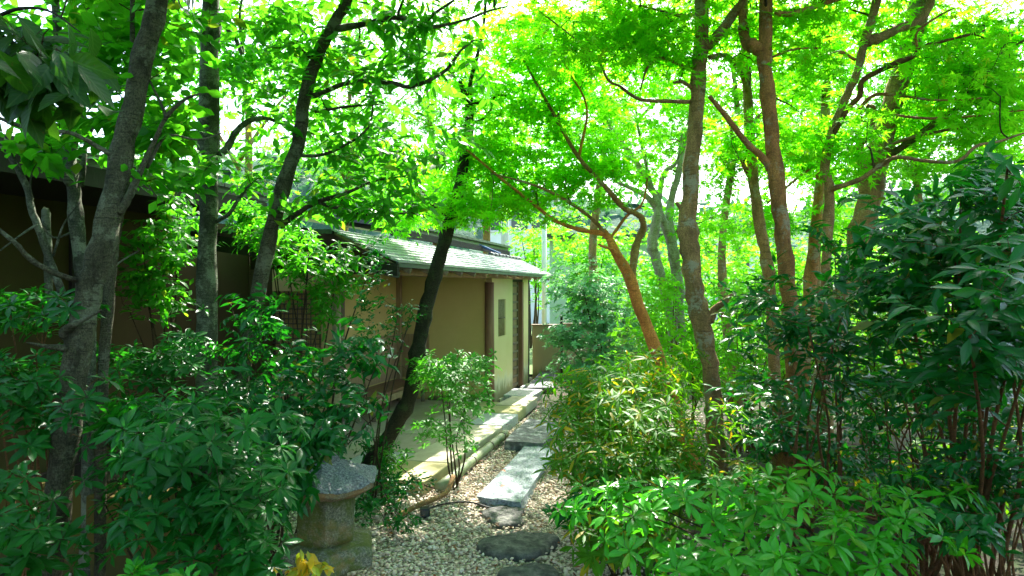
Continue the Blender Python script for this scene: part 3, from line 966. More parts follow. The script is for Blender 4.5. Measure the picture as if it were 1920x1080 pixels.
def step_stone(cx, cy_, rx, ry, zt, rot, label, mat=M_ROCK):
    n = 22
    mb = MB()
    rad = [1 + 0.12 * math.sin(2 * a + cx * 9) + 0.10 * math.sin(3 * a + 1.3 + cy_) + 0.07 * math.sin(5 * a + cx * 5) + rng.normal(0, .035) for a in np.arange(n) * 2 * math.pi / n]
    rings = [(1.03, -.03), (1.02, zt * .55), (.97, zt * .92), (.86, zt * 1.02), (.55, zt * 1.08), (.25, zt * 1.10)]
    vs_ = []
    for q, z in rings:
        for k in range(n):
            a = 2 * math.pi * k / n
            x, y = rx * q * rad[k] * math.cos(a), ry * q * rad[k] * math.sin(a)
            vs_.append((cx + x * math.cos(rot) - y * math.sin(rot), cy_ + x * math.sin(rot) + y * math.cos(rot), z + rng.normal(0, .0035)))
    fs = [(i * n + k, i * n + (k + 1) % n, (i + 1) * n + (k + 1) % n, (i + 1) * n + k) for i in range(len(rings) - 1) for k in range(n)]
    fs.append(tuple(range((len(rings) - 1) * n, len(rings) * n)))
    mb.add(vs_, fs)
    return tag(rough(mb.build('stepping_stone', mat, None, smooth=True), 3, .03, .10, False), label, 'stepping stone', 'dark stepping stones in the gravel')
step_stone(-.06, 5.02, .165, .21, .045, .3, 'small flat dark stepping stone just below the long pale slab')
step_stone(.045, 4.42, .245, .20, .06, .1, 'wide dark rough stepping stone in the middle of the gravel')
step_stone(.10, 3.93, .16, .18, .06, -.1, 'dark stepping stone cut off by the bottom edge of the view')

o = MB().prism([P(985, 752, 11.2) * [1, 1, 0], P(1038, 755, 11.0) * [1, 1, 0], P(1040, 720, 12.1) * [1, 1, 0], P(1012, 716, 12.1) * [1, 1, 0]],
               [P(985, 752, 11.2) * [1, 1, 0] + Z * .06, P(1038, 755, 11.0) * [1, 1, 0] + Z * .10, P(1044, 720, 12.1) * [1, 1, 0] + Z * .24, P(1012, 716, 12.1) * [1, 1, 0] + Z * .22]).build('flat_rock', M_SLATE, None, bevel=0.03)
tag(o, 'dark slate coloured flat rock leaning by the foot of the far garden wall', 'rock')

# bamboo edging pole
bp = thing('bamboo_pole', 'greenish bamboo pole lying along the terrace edge', 'bamboo pole', (-.55, 5.8, 0))
a_, b_ = np.array([-.60, 5.62, .055]), np.array([-.075, 7.62, .075])
MB().tube([a_ + (b_ - a_) * k / 8 + rng.normal(0, .003, 3) for k in range(9)], .045, 12).build('culm', M_BAMBG, bp, smooth=True)
for f_ in (0.13, 0.42, 0.71, .93):
    c0 = a_ + (b_ - a_) * f_
    MB().tube([c0 - (b_ - a_) * .004, c0 + (b_ - a_) * .004], .049, 12).build('node_ring', M_BAMBD, bp, smooth=True)

# ------------------------------------------------------------------ waiting arbour
arb = thing('waiting_arbour', 'low ochre plaster waiting arbour with shingle roof beside the path', 'arbour', L(-1, -.7))
def wall_panel(name, t0, s0, t1, s1, z0, z1, th, mat, parent, bevel=0.0):
    a, b = L(t0, s0), L(t1, s1)
    d = b - a; ln = np.linalg.norm(d); d = d / ln
    nrm = np.cross(d, Z)
    return MB().box((a + b) / 2 + Z * (z0 + z1) / 2, d * ln / 2, nrm * th / 2, Z * (z1 - z0) / 2).build(name, mat, parent, bevel=bevel)
# window wall with a real opening
w0, w1, wz0, wz1 = 0.40, 0.80, 0.98, 1.53
ww = wall_panel('window_wall', .07, -.05, w0, -.05, 0, 1.90, .09, M_PLAST, arb)
for (a, b, z0, z1) in ((w1, 1.22, 0, 1.90), (w0, w1, 0, wz0), (w0, w1, wz1, 1.90)):
    wall_panel('wall_panel', a, -.05, b, -.05, z0, z1, .09, M_PLAST, arb)
win = wall_panel('window', w0, -.045, w1, -.045, wz0, wz1, .02, M_PLASTG, arb)
for k in range(6):
    t_k = w0 + .035 + k * (w1 - w0 - .07) / 5
    MB().tube([L(t_k, -.022, wz0 + .002), L(t_k, -.022, wz1 - .002)], .010, 8).build('bar', M_BAMB, win, smooth=True)
MB().tube([L(w0 + .004, -.012, wz0 + .27), L(w1 - .004, -.012, wz0 + .27)], .008, 6).build('bar', M_BAMBD, win, smooth=True)
# slatted door
door = wall_panel('door', 1.24, -.085, 1.78, -.085, .06, 1.80, .025, M_WOODT, arb)
wall_panel('door_stile', 1.24, -.062, 1.275, -.062, .06, 1.80, .02, M_WOODG, door)
wall_panel('door_stile', 1.745, -.062, 1.78, -.062, .06, 1.80, .02, M_WOODG, door)
for k in range(13):
    wall_panel('slat', 1.276, -.060, 1.744, -.060, .10 + k * .135, .135 + k * .135, .03, M_WOODG, door)
wall_panel('door_lintel', 1.225, -.05, 1.90, -.05, 1.802, 1.90, .085, M_WOODD, arb)
wall_panel('door_sill', 1.225, -.05, 1.90, -.05, 0, .058, .085, M_WOODD, arb)
wall_panel('door_post', 1.79, -.04, 1.89, -.04, .06, 1.80, .10, M_WOODR, arb)
wall_panel('wall_panel', 1.90, -.05, 2.28, -.05, 0, 1.90, .09, M_PLAST, arb)
wall_panel('corner_post', 2.285, -.04, 2.36, -.04, 0, 1.9, .08, M_WOODD, arb)
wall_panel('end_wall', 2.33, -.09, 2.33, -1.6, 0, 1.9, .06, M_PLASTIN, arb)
MB().tube([L(0.0, -.02, 0), L(.003, -.02, .9), L(0.0, -.02, 1.78)], [.072, .068, .064], 14).build('corner_post', M_WOODR, arb, smooth=True)
# alcove walls
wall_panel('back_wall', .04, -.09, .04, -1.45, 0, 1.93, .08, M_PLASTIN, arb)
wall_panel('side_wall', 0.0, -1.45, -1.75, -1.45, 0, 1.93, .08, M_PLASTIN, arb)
wall_panel('alcove_post', -.03, -1.38, -.10, -1.38, .0, 1.90, .07, M_WOODT, arb)
wall_panel('back_dado', -.012, -1.40, -.012, -.93, .40, 1.03, .02, M_WOODT, arb)
wall_panel('side_dado', -.11, -1.398, -1.74, -1.398, .40, 1.03, .02, M_WOODT, arb)
MB().tube([L(-.03, -.10, .10), L(-.03, -.93, .10)], .04, 8).build('ground_log', M_WOODG, arb, smooth=True)
# lattice wall facing the path
lw0, lw1, lz0, lz1 = -1.60, -2.28, .62, 1.66
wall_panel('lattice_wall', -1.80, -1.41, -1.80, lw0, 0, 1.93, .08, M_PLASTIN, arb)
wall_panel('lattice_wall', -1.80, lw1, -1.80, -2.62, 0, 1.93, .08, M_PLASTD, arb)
wall_panel('lattice_wall', -1.80, lw0, -1.80, lw1, 0, lz0, .08, M_PLASTIN, arb)
wall_panel('lattice_wall', -1.80, lw0, -1.80, lw1, lz1, 1.93, .08, M_PLASTIN, arb)
lat = wall_panel('lattice_window', -1.765, lw0, -1.765, lw1, lz0, lz1, .012, M_PLASTIN, arb)
for k in range(11):
    s_ = lw0 - .03 - k * .062
    MB().tube([L(-1.82, s_, lz0 + .003), L(-1.82, s_, lz1 - .003)], .0085, 6).build('bar', M_BAMBD, lat, smooth=True)
for k in range(17):
    z_ = lz0 + .03 + k * .061
    MB().tube([L(-1.838, lw0 - .003, z_), L(-1.838, lw1 + .003, z_)], .0075, 6).build('bar', M_BAMBD, lat, smooth=True)
MB().tube([L(-2.95, -.77, 0), L(-2.95, -.77, 1.86)], .045, 12).build('bamboo_post', M_BAMB, arb, smooth=True)
MB().tube([L(-1.80, -1.36, 0), L(-1.80, -1.36, 1.86)], .05, 10).build('alcove_post', M_WOODG, arb, smooth=True)
# beams and rafters
MB().tube([L(-3.72, -.03, 1.865), L(2.5, -.03, 1.875)], .042, 14).build('beam', M_WOODT, arb, smooth=True)
MB().tube([L(-3.70, -.80, 1.90), L(2.4, -.80, 1.91)], .05, 12).build('beam', M_WOODD, arb, smooth=True)
EZ, ES, RZ, RS = 1.90, .34, 2.19, -.26
slope = (RZ - EZ) / (ES - RS)
for k in range(14):
    t_k = -3.62 + k * .465
    MB().tube([L(t_k, .335, EZ - .050), L(t_k, RS, RZ - .052)], .030, 10).build('rafter', M_WOODT if k > 4 else M_WOODG, arb, smooth=True)
for k, dz in ((0, -.035), (1, -.085)):
    MB().tube([L(-3.80 + .05 * k, .30 - .02 * k, EZ + dz), L(-3.80 + .05 * k, RS - .9, RZ + dz - .02)], .030, 10).build('verge_pole', M_COPPER, arb, smooth=True)
# roof: board deck, shingle courses, verge and ridge
ra, rb = -3.92, 2.62
roof = MB().prism([L(ra, ES - .02, EZ - .012), L(rb, ES - .02, EZ - .012), L(rb, RS, RZ - .016), L(ra, RS, RZ - .016)],
                  [L(ra, ES - .02, EZ + .010), L(rb, ES - .02, EZ + .010), L(rb, RS, RZ + .006), L(ra, RS, RZ + .006)]).build('roof', M_WOODT, arb)
wall_panel('eave_board', ra, ES + .005, rb, ES + .005, EZ - .022, EZ + .018, .022, M_COPPER, arb)
nc = 9
for k in range(nc):
    f0, f1 = k / nc, (k + 1.18) / nc
    cut = np.sort(np.concatenate([[0, 1], (np.arange(1, 9) + rng.uniform(-.25, .25, 8)) / 9]))
    for i in range(len(cut) - 1):
        ta, tb = ra - .03 + (rb - ra + .05) * cut[i], ra - .03 + (rb - ra + .05) * cut[i + 1] - .006
        dz = rng.uniform(0, .004)
        p = [(ta, f0), (tb, f0), (tb, min(1.0, f1)), (ta, min(1.0, f1))]
        lo = []; hi = []
        for (t_k, f_) in p:
            s_ = ES + .03 + (RS - ES - .03) * f_; z_ = EZ + .004 + (RZ - EZ) * f_
            up_ = .021 + dz if f_ == f0 else .012 + dz
            lo.append(L(t_k, s_, z_ + up_ - .010)); hi.append(L(t_k, s_, z_ + up_ + (.014 if f_ == f0 else .004)))
        MB().prism(lo, hi).build('shingle', M_SHING, roof)
MB().prism([L(ra - .04, RS + .01, RZ - .02), L(rb, RS + .01, RZ - .02), L(rb, -1.75, RZ + .02), L(ra - .04, -1.75, RZ + .02)],
           [L(ra - .04, RS + .01, RZ + .02), L(rb, RS + .01, RZ + .02), L(rb, -1.75, RZ + .05), L(ra - .04, -1.75, RZ + .05)]).build('rear_roof', M_TILE, arb)
MB().prism([L(ra - .055, ES + .03, EZ - .10), L(ra - .015, ES + .03, EZ - .10), L(ra - .015, -1.7, RZ - .12), L(ra - .055, -1.7, RZ - .12)],
           [L(ra - .055, ES + .03, EZ + .005), L(ra - .015, ES + .03, EZ + .005), L(ra - .015, -1.7, RZ + .03), L(ra - .055, -1.7, RZ + .03)]).build('verge_board', M_WOODD, arb)
for k in range(9):
    t0 = .75 + k * .21
    MB().tube([L(t0, RS + .02, RZ + .035), L(t0 + .205, RS + .02, RZ + .035)], .028, 8).build('ridge_tile', M_TILE, arb, smooth=True)

# bench
be = thing('bench', 'low brown wooden bench along the alcove wall', 'bench', L(-.9, -1.15))
for k in range(4):
    wall_panel('seat_board', -.12, -1.335 + k * .108, -1.80, -1.335 + k * .108, .35, .385, .104, M_WOODR, be, 0.004)
wall_panel('front_rail', -.12, -.945, -1.80, -.945, .27, .348, .035, M_WOODT, be)
for (t_k, s_) in ((-.2, -.95), (-1.74, -.95), (-.2, -1.33), (-1.74, -1.33)):
    MB().tube([L(t_k, s_, .086), L(t_k, s_, .27)], .028, 8).build('leg', M_WOODG, be, smooth=True)

# rear house beyond the arbour, with its dark tiled eave
rh = thing('rear_house', 'taller house behind the arbour with a dark tiled eave', 'house', L(0, -2.5))
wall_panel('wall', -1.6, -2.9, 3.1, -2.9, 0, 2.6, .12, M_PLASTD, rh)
hr = MB().prism([L(-2.0, -.62, 2.40), L(3.25, -.62, 2.40), L(3.25, -4.5, 3.0), L(-2.0, -4.5, 3.0)],
           [L(-2.0, -.62, 2.46), L(3.25, -.62, 2.46), L(3.25, -4.5, 3.06), L(-2.0, -4.5, 3.06)]).build('roof', M_TILE, rh)
wall_panel('fascia', -2.0, -.60, 3.22, -.60, 2.31, 2.395, .03, M_WOODD, rh)
for k in range(20):
    t0 = -1.98 + k * .262
    MB().prism([L(t0, -.56, 2.452), L(t0 + .252, -.56, 2.452), L(t0 + .252, -.86, 2.51), L(t0, -.86, 2.51)],
               [L(t0, -.56, 2.49), L(t0 + .252, -.56, 2.49), L(t0 + .252, -.86, 2.54), L(t0, -.86, 2.54)]).build('tile', M_TILE, hr)
tb_ = MB().tube([P(868, 447, 11.2), P(895, 458, 11.2), P(938, 476, 11.4)], .022, 8).build('blue_pipe', M_BLUE, None, smooth=True)
tag(tb_, 'thin blue pipe slanting down over the dark roof edge', 'pipe')

# main tea house on the left
mh = thing('tea_house', 'large dark tea house with ochre wall and deep black eave', 'house', L(-5, -3))
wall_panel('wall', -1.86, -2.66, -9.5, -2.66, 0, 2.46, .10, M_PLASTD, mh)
MB().prism([L(-9.5, -1.5, 2.46), L(-3.15, -1.5, 2.46), L(-3.15, -2.72, 2.462), L(-9.5, -2.72, 2.462)],
           [L(-9.5, -1.5, 2.50), L(-3.15, -1.5, 2.50), L(-3.15, -2.72, 2.503), L(-9.5, -2.72, 2.503)]).build('soffit', M_WOODD, mh)
wall_panel('fascia', -9.5, -1.48, -3.13, -1.48, 2.44, 2.585, .03, M_WOODD, mh)
mroof = MB().prism([L(-9.5, -1.46, 2.59), L(-3.05, -1.46, 2.59), L(-3.05, -6.5, 3.50), L(-9.5, -6.5, 3.50)],
           [L(-9.5, -1.46, 2.64), L(-3.05, -1.46, 2.64), L(-3.05, -6.5, 3.55), L(-9.5, -6.5, 3.55)]).build('roof', M_TILE, mh)
for k in range(24):
    t0 = -9.3 + k * .26
    MB().prism([L(t0, -1.42, 2.638), L(t0 + .25, -1.42, 2.638), L(t0 + .25, -1.75, 2.697), L(t0, -1.75, 2.697)],
               [L(t0, -1.42, 2.672), L(t0 + .25, -1.42, 2.672), L(t0 + .25, -1.75, 2.722), L(t0, -1.75, 2.722)]).build('tile', M_TILE, mroof)
for k in range(4):
    wall_panel('wall_post', -2.6 - k * 1.7, -2.60, -2.7 - k * 1.7, -2.60, 0, 2.455, .05, M_WOODD, mh)
wall_panel('ground_sill', -1.9, -2.58, -9.4, -2.58, 0, .12, .06, M_WOODD, mh)
lwall = MB().box(np.array([-2.75, 4.15, .25]), np.array([1.25, -.28, 0]), np.array([.03, .12, 0]), Z * .25).build('low_wall', M_PLASTO, None, bevel=.01)
tag(lwall, 'low ochre plaster wall behind the whorled shrubs', 'garden wall')

# far garden walls, post and houses
gw = thing('garden_wall', 'grey olive plaster garden wall at the end of the path', 'garden wall', (.9, 12.3, 0))
MB().box((.62, 12.30, .51), (.25, 0, 0), (0, .05, 0), (0, 0, .51)).build('wall', M_PLASTG, gw)
MB().box((.62, 12.30, 1.035), (.27, 0, 0), (0, .08, 0), (0, 0, .012)).build('coping', M_WOODG, gw, bevel=.004)
MB().box((.893, 12.34, .60), (.02, 0, 0), (0, .05, 0), (0, 0, .6)).build('post', M_WOODD, gw)
MB().box((2.3, 12.7, .51), (1.38, 0, 0), (0, .05, 0), (0, 0, .51)).build('wall', M_PLASTG, gw)
MB().box((2.3, 12.7, 1.035), (1.38, 0, 0), (0, .08, 0), (0, 0, .012)).build('coping', M_WOODG, gw)
fp_ = MB().tube([(.66, 14.0, 0), (.66, 14.0, 3.4)], .05, 10).build('white_post', M_WHITE, None, smooth=True)
tag(fp_, 'tall white post standing behind the end of the arbour', 'post')
bw = thing('pale_house', 'pale blue grey house wall half hidden behind the round shrub', 'house', (2.4, 18, 0))
MB().box((2.5, 18.1, 1.5), (1.5, 0, 0), (0, .1, 0), (0, 0, 1.5)).build('wall', M_BLUEW, bw)
MB().box((2.5, 18.0, 3.05), (1.6, 0, 0), (0, .5, 0), (0, 0, .05)).build('roof', M_TILE, bw)
MB().box((1.9, 17.985, 1.75), (.35, 0, 0), (0, .012, 0), (0, 0, .4)).build('window', M_GLASS, bw)
for (cx, cy_, w_, h_, lab) in ((.35, 32, 1.6, 6.0, 'white distant house seen over the arbour roof with dark windows'),
                               (8.6, 30, 2.4, 4.2, 'long white distant house seen between the trunks of the maples')):
    fh = thing('far_house', lab, 'house', (cx, cy_, 0), 'white houses beyond the garden')
    MB().box((cx, cy_ + 1, h_ / 2), (w_, 0, 0), (0, 1, 0), (0, 0, h_ / 2)).build('wall', M_WHITE, fh)
    MB().box((cx, cy_ + 1, h_ + .12), (w_ + .3, 0, 0), (0, 1.3, 0), (0, 0, .12)).build('roof', M_TILE, fh)
    for k in range(3):
        wx = cx - w_ * .6 + k * w_ * .6
        wo = MB().box((wx, cy_ - .02, h_ - 1.1), (.38, 0, 0), (0, .03, 0), (0, 0, .5)).build('window', M_GLASS, fh)
        MB().box((wx, cy_ - .06, h_ - 1.64), (.45, 0, 0), (0, .05, 0), (0, 0, .03)).build('sill', M_WHITE, wo)
up_ = thing('utility_pole', 'grey concrete utility pole beyond the arbour roof', 'utility pole', (-.02, 24, 0))
MB().tube([(-.25, 24, 0), (-.25, 24, 7.5)], [.16, .11], 10).build('pole', M_POLE, up_, smooth=True)
MB().box((-.25, 23.86, 4.6), (.7, 0, 0), (0, .05, 0), (0, 0, .05)).build('crossarm', M_POLE, up_)

# hills
def hill(name, x0, x1, y0, h, seed, d=30):
    r2 = np.random.default_rng(seed)
    n, m = 60, 14
    ph = r2.uniform(0, 6, 6)
    vs_ = []
    for j in range(m):
        for i in range(n):
            u_ = i / (n - 1); v_ = j / (m - 1)
            x = x0 + (x1 - x0) * u_
            pr = 0.72 + .16 * math.sin(u_ * 7 + ph[0]) + .08 * math.sin(u_ * 17 + ph[1]) + .04 * math.sin(u_ * 41 + ph[2])
            z = h * pr * math.sin(v_ * math.pi * .5) + r2.normal(0, .35) * (v_ > 0)
            vs_.append((x + r2.normal(0, .6), y0 + d * v_ + r2.normal(0, .8), z - .5 * (v_ == 0)))
    fs = [(j * n + i, j * n + i + 1, (j + 1) * n + i + 1, (j + 1) * n + i) for j in range(m - 1) for i in range(n - 1)]
    return structure(MB().add(vs_, fs).build(name, M_HILL, None, smooth=True)), vs_
h1, hv = hill('hill', -130, 150, 75, 26, 3)
hv = np.array(hv)
k = rng.integers(0, len(hv), 5000)
hp = hv[k] + rng.normal(0, 1, (5000, 3)) * np.array([2.2, 1.5, .9]) + Z * .6
hp = hp[(np.abs(hp[:, 0] / hp[:, 1]) < .9)]
dn = norm(rng.standard_normal((len(hp), 3)) + np.array([0, -.6, .3]))
stuff(bake('hill_woods', T_SMALL, frames(norm(rng.standard_normal((len(hp), 3))), dn), hp, rng.uniform(1.2, 2.6, len(hp)), M_BGB))

# ------------------------------------------------------------------ stone lantern
LX, LY = -0.985, 3.62
ln_ = thing('stone_lantern', 'mossy granite stone lantern with a wide flat roof', 'stone lantern', (LX, LY, 0))
def hexlathe(prof, n=6, rot=.35, seg=4, jit=.006, sag=0.0):
    """polygonal lathe with straight sides split in segments, corners optionally lifted"""
    vs_ = []; N = n * seg
    for (r, z, lift) in prof:
        for k in range(n):
            a0 = rot + 2 * math.pi * k / n; a1 = rot + 2 * math.pi * (k + 1) / n
            for q in range(seg):
                f_ = q / seg
                x = r * (math.cos(a0) * (1 - f_) + math.cos(a1) * f_); y = r * (math.sin(a0) * (1 - f_) + math.sin(a1) * f_)
                c_ = abs(f_ - .5) * 2
                vs_.append((LX + x + rng.normal(0, jit), LY + y + rng.normal(0, jit), z + lift * c_ * c_ + rng.normal(0, jit * .6)))
    m = len(prof)
    fs = [(i * N + k, i * N + (k + 1) % N, (i + 1) * N + (k + 1) % N, (i + 1) * N + k) for i in range(m - 1) for k in range(N)]
    fs += [tuple(range(N - 1, -1, -1)), tuple(range((m - 1) * N, m * N))]
    return MB().add(vs_, fs)
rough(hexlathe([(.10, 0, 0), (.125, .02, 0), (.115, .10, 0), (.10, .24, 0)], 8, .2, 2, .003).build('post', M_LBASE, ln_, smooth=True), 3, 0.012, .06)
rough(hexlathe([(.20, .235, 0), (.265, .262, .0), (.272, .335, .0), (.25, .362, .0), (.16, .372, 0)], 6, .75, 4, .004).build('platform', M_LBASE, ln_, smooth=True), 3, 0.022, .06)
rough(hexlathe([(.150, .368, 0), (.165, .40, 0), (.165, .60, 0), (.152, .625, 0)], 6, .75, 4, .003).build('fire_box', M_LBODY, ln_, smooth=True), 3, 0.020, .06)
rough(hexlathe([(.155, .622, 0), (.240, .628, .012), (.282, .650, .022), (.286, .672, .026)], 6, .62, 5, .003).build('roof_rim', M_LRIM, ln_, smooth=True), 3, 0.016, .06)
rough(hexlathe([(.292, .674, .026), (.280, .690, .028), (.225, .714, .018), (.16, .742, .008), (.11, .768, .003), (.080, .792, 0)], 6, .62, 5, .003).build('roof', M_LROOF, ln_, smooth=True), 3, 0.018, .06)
MB().lathe((LX, LY, .790), [(.06, -.01), (.072, .012), (.050, .030), (.058, .05), (.078, .085), (.076, .115), (.050, .15), (.012, .172)], 16, 0, .02).build('finial', M_LROOF, ln_, smooth=True)

# small garden lamp box and its hose
gl = thing('garden_lamp', 'small black garden lamp box on the ground near the bent stem', 'garden lamp', (-.66, 5.1, 0))
MB().box((-.64, 5.02, .055), (.034, .008, 0), (-.006, .028, 0), (0, 0, .032)).build('housing', M_BLACK, gl, bevel=.006)
MB().box((-.633, 4.988, .055), (.028, .007, 0), (0, .003, 0), (0, 0, .026)).build('lens', M_GLASS, gl)
MB().tube([(-.64, 5.02, -.01), (-.64, 5.02, .022)], .012, 8).build('stake', M_BLACK, gl)
hs = MB().tube(catmull(np.array([(-.66, 5.06, .05), (-.52, 5.20, .055), (-.33, 5.26, .05), (-.12, 5.12, .04), (.0, 5.2, .03)]), 6), .007, 6).build('cable', M_HOSE, None, smooth=True)
tag(hs, 'thin black cable lying over the gravel from the lamp box', 'cable')

# ------------------------------------------------------------------ trees on the left
ST_OVAL = ('alt', 6, .22, .10, .25, .85, .45)
plant('leaning_tree', 'thick grey trunk leaning right at the far left, with two broken branch stubs', 'tree',
      [[(60, 1310, 3.0, 60), (100, 1000, 3.0, 56), (140, 700, 3.05, 52), (163, 560, 3.1, 56), (202, 420, 3.15, 50), (235, 260, 3.3, 44), (268, 110, 3.4, 42), (300, -40, 3.5, 42), (330, -400, 3.8, 32), (345, -900, 4.1, 16)],
       [(222, 400, 3.16, 20), (240, 372, 3.18, 18), (262, 325, 3.25, 13), (288, 268, 3.3, 10), (312, 220, 3.3, 9), (345, 188, 3.3, 8), (375, 175, 3.3, 4)],
       [(312, 222, 3.3, 7), (300, 190, 3.35, 6), (280, 150, 3.4, 4)],
       [(275, 315, 3.3, 9), (312, 256, 3.35, 6), (370, 262, 3.4, 4), (415, 250, 3.45, 3)],
       [(222, 300, 3.25, 13), (188, 278, 3.2, 11), (130, 249, 3.15, 9), (65, 245, 3.1, 9), (-10, 218, 3.1, 8)],
       [(142, 640, 3.06, 34), (122, 622, 3.02, 22), (150, 603, 2.98, 12), (190, 582, 2.95, 5)],
       [(140, 655, 3.06, 22), (115, 652, 3.0, 16), (88, 650, 2.95, 10), (50, 642, 2.9, 4)],
       [(158, 527, 3.1, 12), (110, 515, 3.0, 13), (60, 488, 2.95, 12), (28, 455, 2.9, 10), (-10, 425, 2.9, 8)],
       [(300, -60, 3.5, 22), (240, -200, 3.3, 16), (150, -300, 3.0, 10)], [(310, -120, 3.55, 22), (420, -260, 3.4, 16), (520, -330, 3.2, 10)], [(335, -500, 3.8, 26), (520, -640, 3.5, 20), (800, -740, 3.3, 12)]],
      [(320, 240, 3.75, 90, 90, .3, 40), (130, 130, 3.9, 140, 120, .5, 95), (250, 60, 4.1, 150, 90, .5, 100), (200, 240, 3.8, 120, 60, .35, 30), (90, 290, 3.5, 90, 40, .3, 18),
       (360, 330, 3.5, 70, 40, .3, 14), (200, -320, 3.6, 420, 230, 1.0, 200), (480, -360, 3.8, 350, 260, 1.0, 170), (760, -680, 3.3, 520, 260, .9, 260)],  # last cluster is extra canopy added overhead to block sun
      ST_OVAL, M_OAK, T_ROUND, B_GREY, twig_mat=B_TWIG)
plant('slender_tree', 'slender straight grey trunk just right of the thick leaning trunk', 'tree',
      [[(183, 1240, 3.5, 24), (188, 1000, 3.5, 23), (190, 800, 3.5, 22), (198, 640, 3.5, 24), (212, 480, 3.5, 22), (224, 400, 3.5, 18), (245, 200, 3.7, 13), (250, -100, 3.9, 9)]],
      [(260, 120, 3.9, 120, 90, .4, 20), (250, -200, 4, 250, 200, .7, 50)], ST_OVAL, M_OAK, T_ROUND, B_GREY, twig_mat=B_TWIG)
plant('forked_tree', 'pale grey forked tree against the dark tea house wall', 'tree',
      [[(168, 1090, 4.0, 30), (166, 620, 4.0, 27), (150, 480, 4.0, 28), (140, 380, 4.05, 27), (130, 285, 4.1, 24), (118, 180, 4.15, 19), (108, 60, 4.2, 17), (98, -100, 4.3, 14), (90, -400, 4.5, 8)],
       [(134, 300, 4.08, 16), (142, 250, 4.1, 15), (150, 205, 4.15, 14), (160, 120, 4.2, 11), (165, 0, 4.3, 8)],
       [(133, 350, 4.05, 16), (108, 300, 4.0, 15), (88, 240, 4.0, 13), (72, 190, 4.0, 11), (60, 100, 4.0, 8)],
       [(152, 350, 4.05, 13), (158, 300, 4.05, 11), (164, 262, 4.1, 8), (200, 190, 4.2, 5)],
       [(120, 560, 3.9, 17), (88, 470, 3.85, 16), (62, 400, 3.8, 15), (48, 345, 3.8, 14), (10, 275, 3.75, 12), (-20, 215, 3.7, 10)],
       [(100, 480, 3.86, 6), (120, 420, 3.8, 4), (150, 380, 3.8, 2.5)], [(70, 420, 3.8, 6), (40, 440, 3.75, 4), (0, 470, 3.7, 3)], [(60, 395, 3.8, 5), (58, 330, 3.75, 3), (80, 290, 3.7, 2)], [(145, 430, 4.02, 6), (100, 445, 3.95, 4), (60, 400, 3.9, 3)], [(168, 560, 4.0, 6), (215, 500, 3.95, 4), (260, 470, 3.9, 2.5)],
       [(92, 600, 4.1, 16), (90, 480, 4.1, 15), (86, 400, 4.1, 18), (84, 392, 4.1, 8)]],
      [(110, 60, 4.3, 150, 110, .5, 55), (300, 320, 4.3, 100, 60, .4, 22), (40, 270, 3.9, 60, 15, .1, 3), (120, -250, 4.5, 400, 250, .9, 110)],
      ST_OVAL, M_OAK, T_ROUND, B_PALE, twig_mat=B_TWIG)
plant('straight_tree', 'straight pale grey trunk rising left of the lattice window', 'tree',
      [[(385, 1020, 5.0, 48), (387, 730, 5.0, 43), (391, 400, 5.0, 41), (394, 100, 5.0, 39), (397, -60, 5.0, 38), (398, -600, 5.1, 22)],
       [(412, 292, 5.0, 16), (428, 275, 5.0, 16), (442, 248, 5.0, 14), (468, 226, 5.05, 12), (500, 222, 5.1, 9), (540, 236, 5.2, 7), (600, 255, 5.3, 4)],
       [(406, 415, 5.0, 10), (430, 400, 4.9, 9), (455, 362, 4.9, 7), (470, 345, 4.9, 4)],
       [(405, 30, 5.0, 12), (440, 70, 4.9, 9), (455, 100, 4.9, 8), (450, 20, 5, 6), (470, -60, 5.1, 5)],
       [(396, -80, 5.0, 18), (300, -250, 4.8, 12), (180, -330, 4.5, 7)], [(398, -150, 5.0, 18), (520, -280, 4.8, 12), (660, -360, 4.5, 7)]],
      [(470, 110, 5.6, 120, 130, .45, 110), (330, 100, 5.8, 110, 130, .5, 90), (560, 100, 5.7, 120, 110, .5, 70), (480, 320, 5.1, 70, 45, .3, 20), (560, 200, 5.3, 80, 80, .4, 35), (400, -300, 5.2, 420, 260, 1.3, 170)],
      ('alt', 6, .24, .112, .3, .85, .45), M_OAK, T_OVAL, B_PALE, twig_mat=B_TWIG)
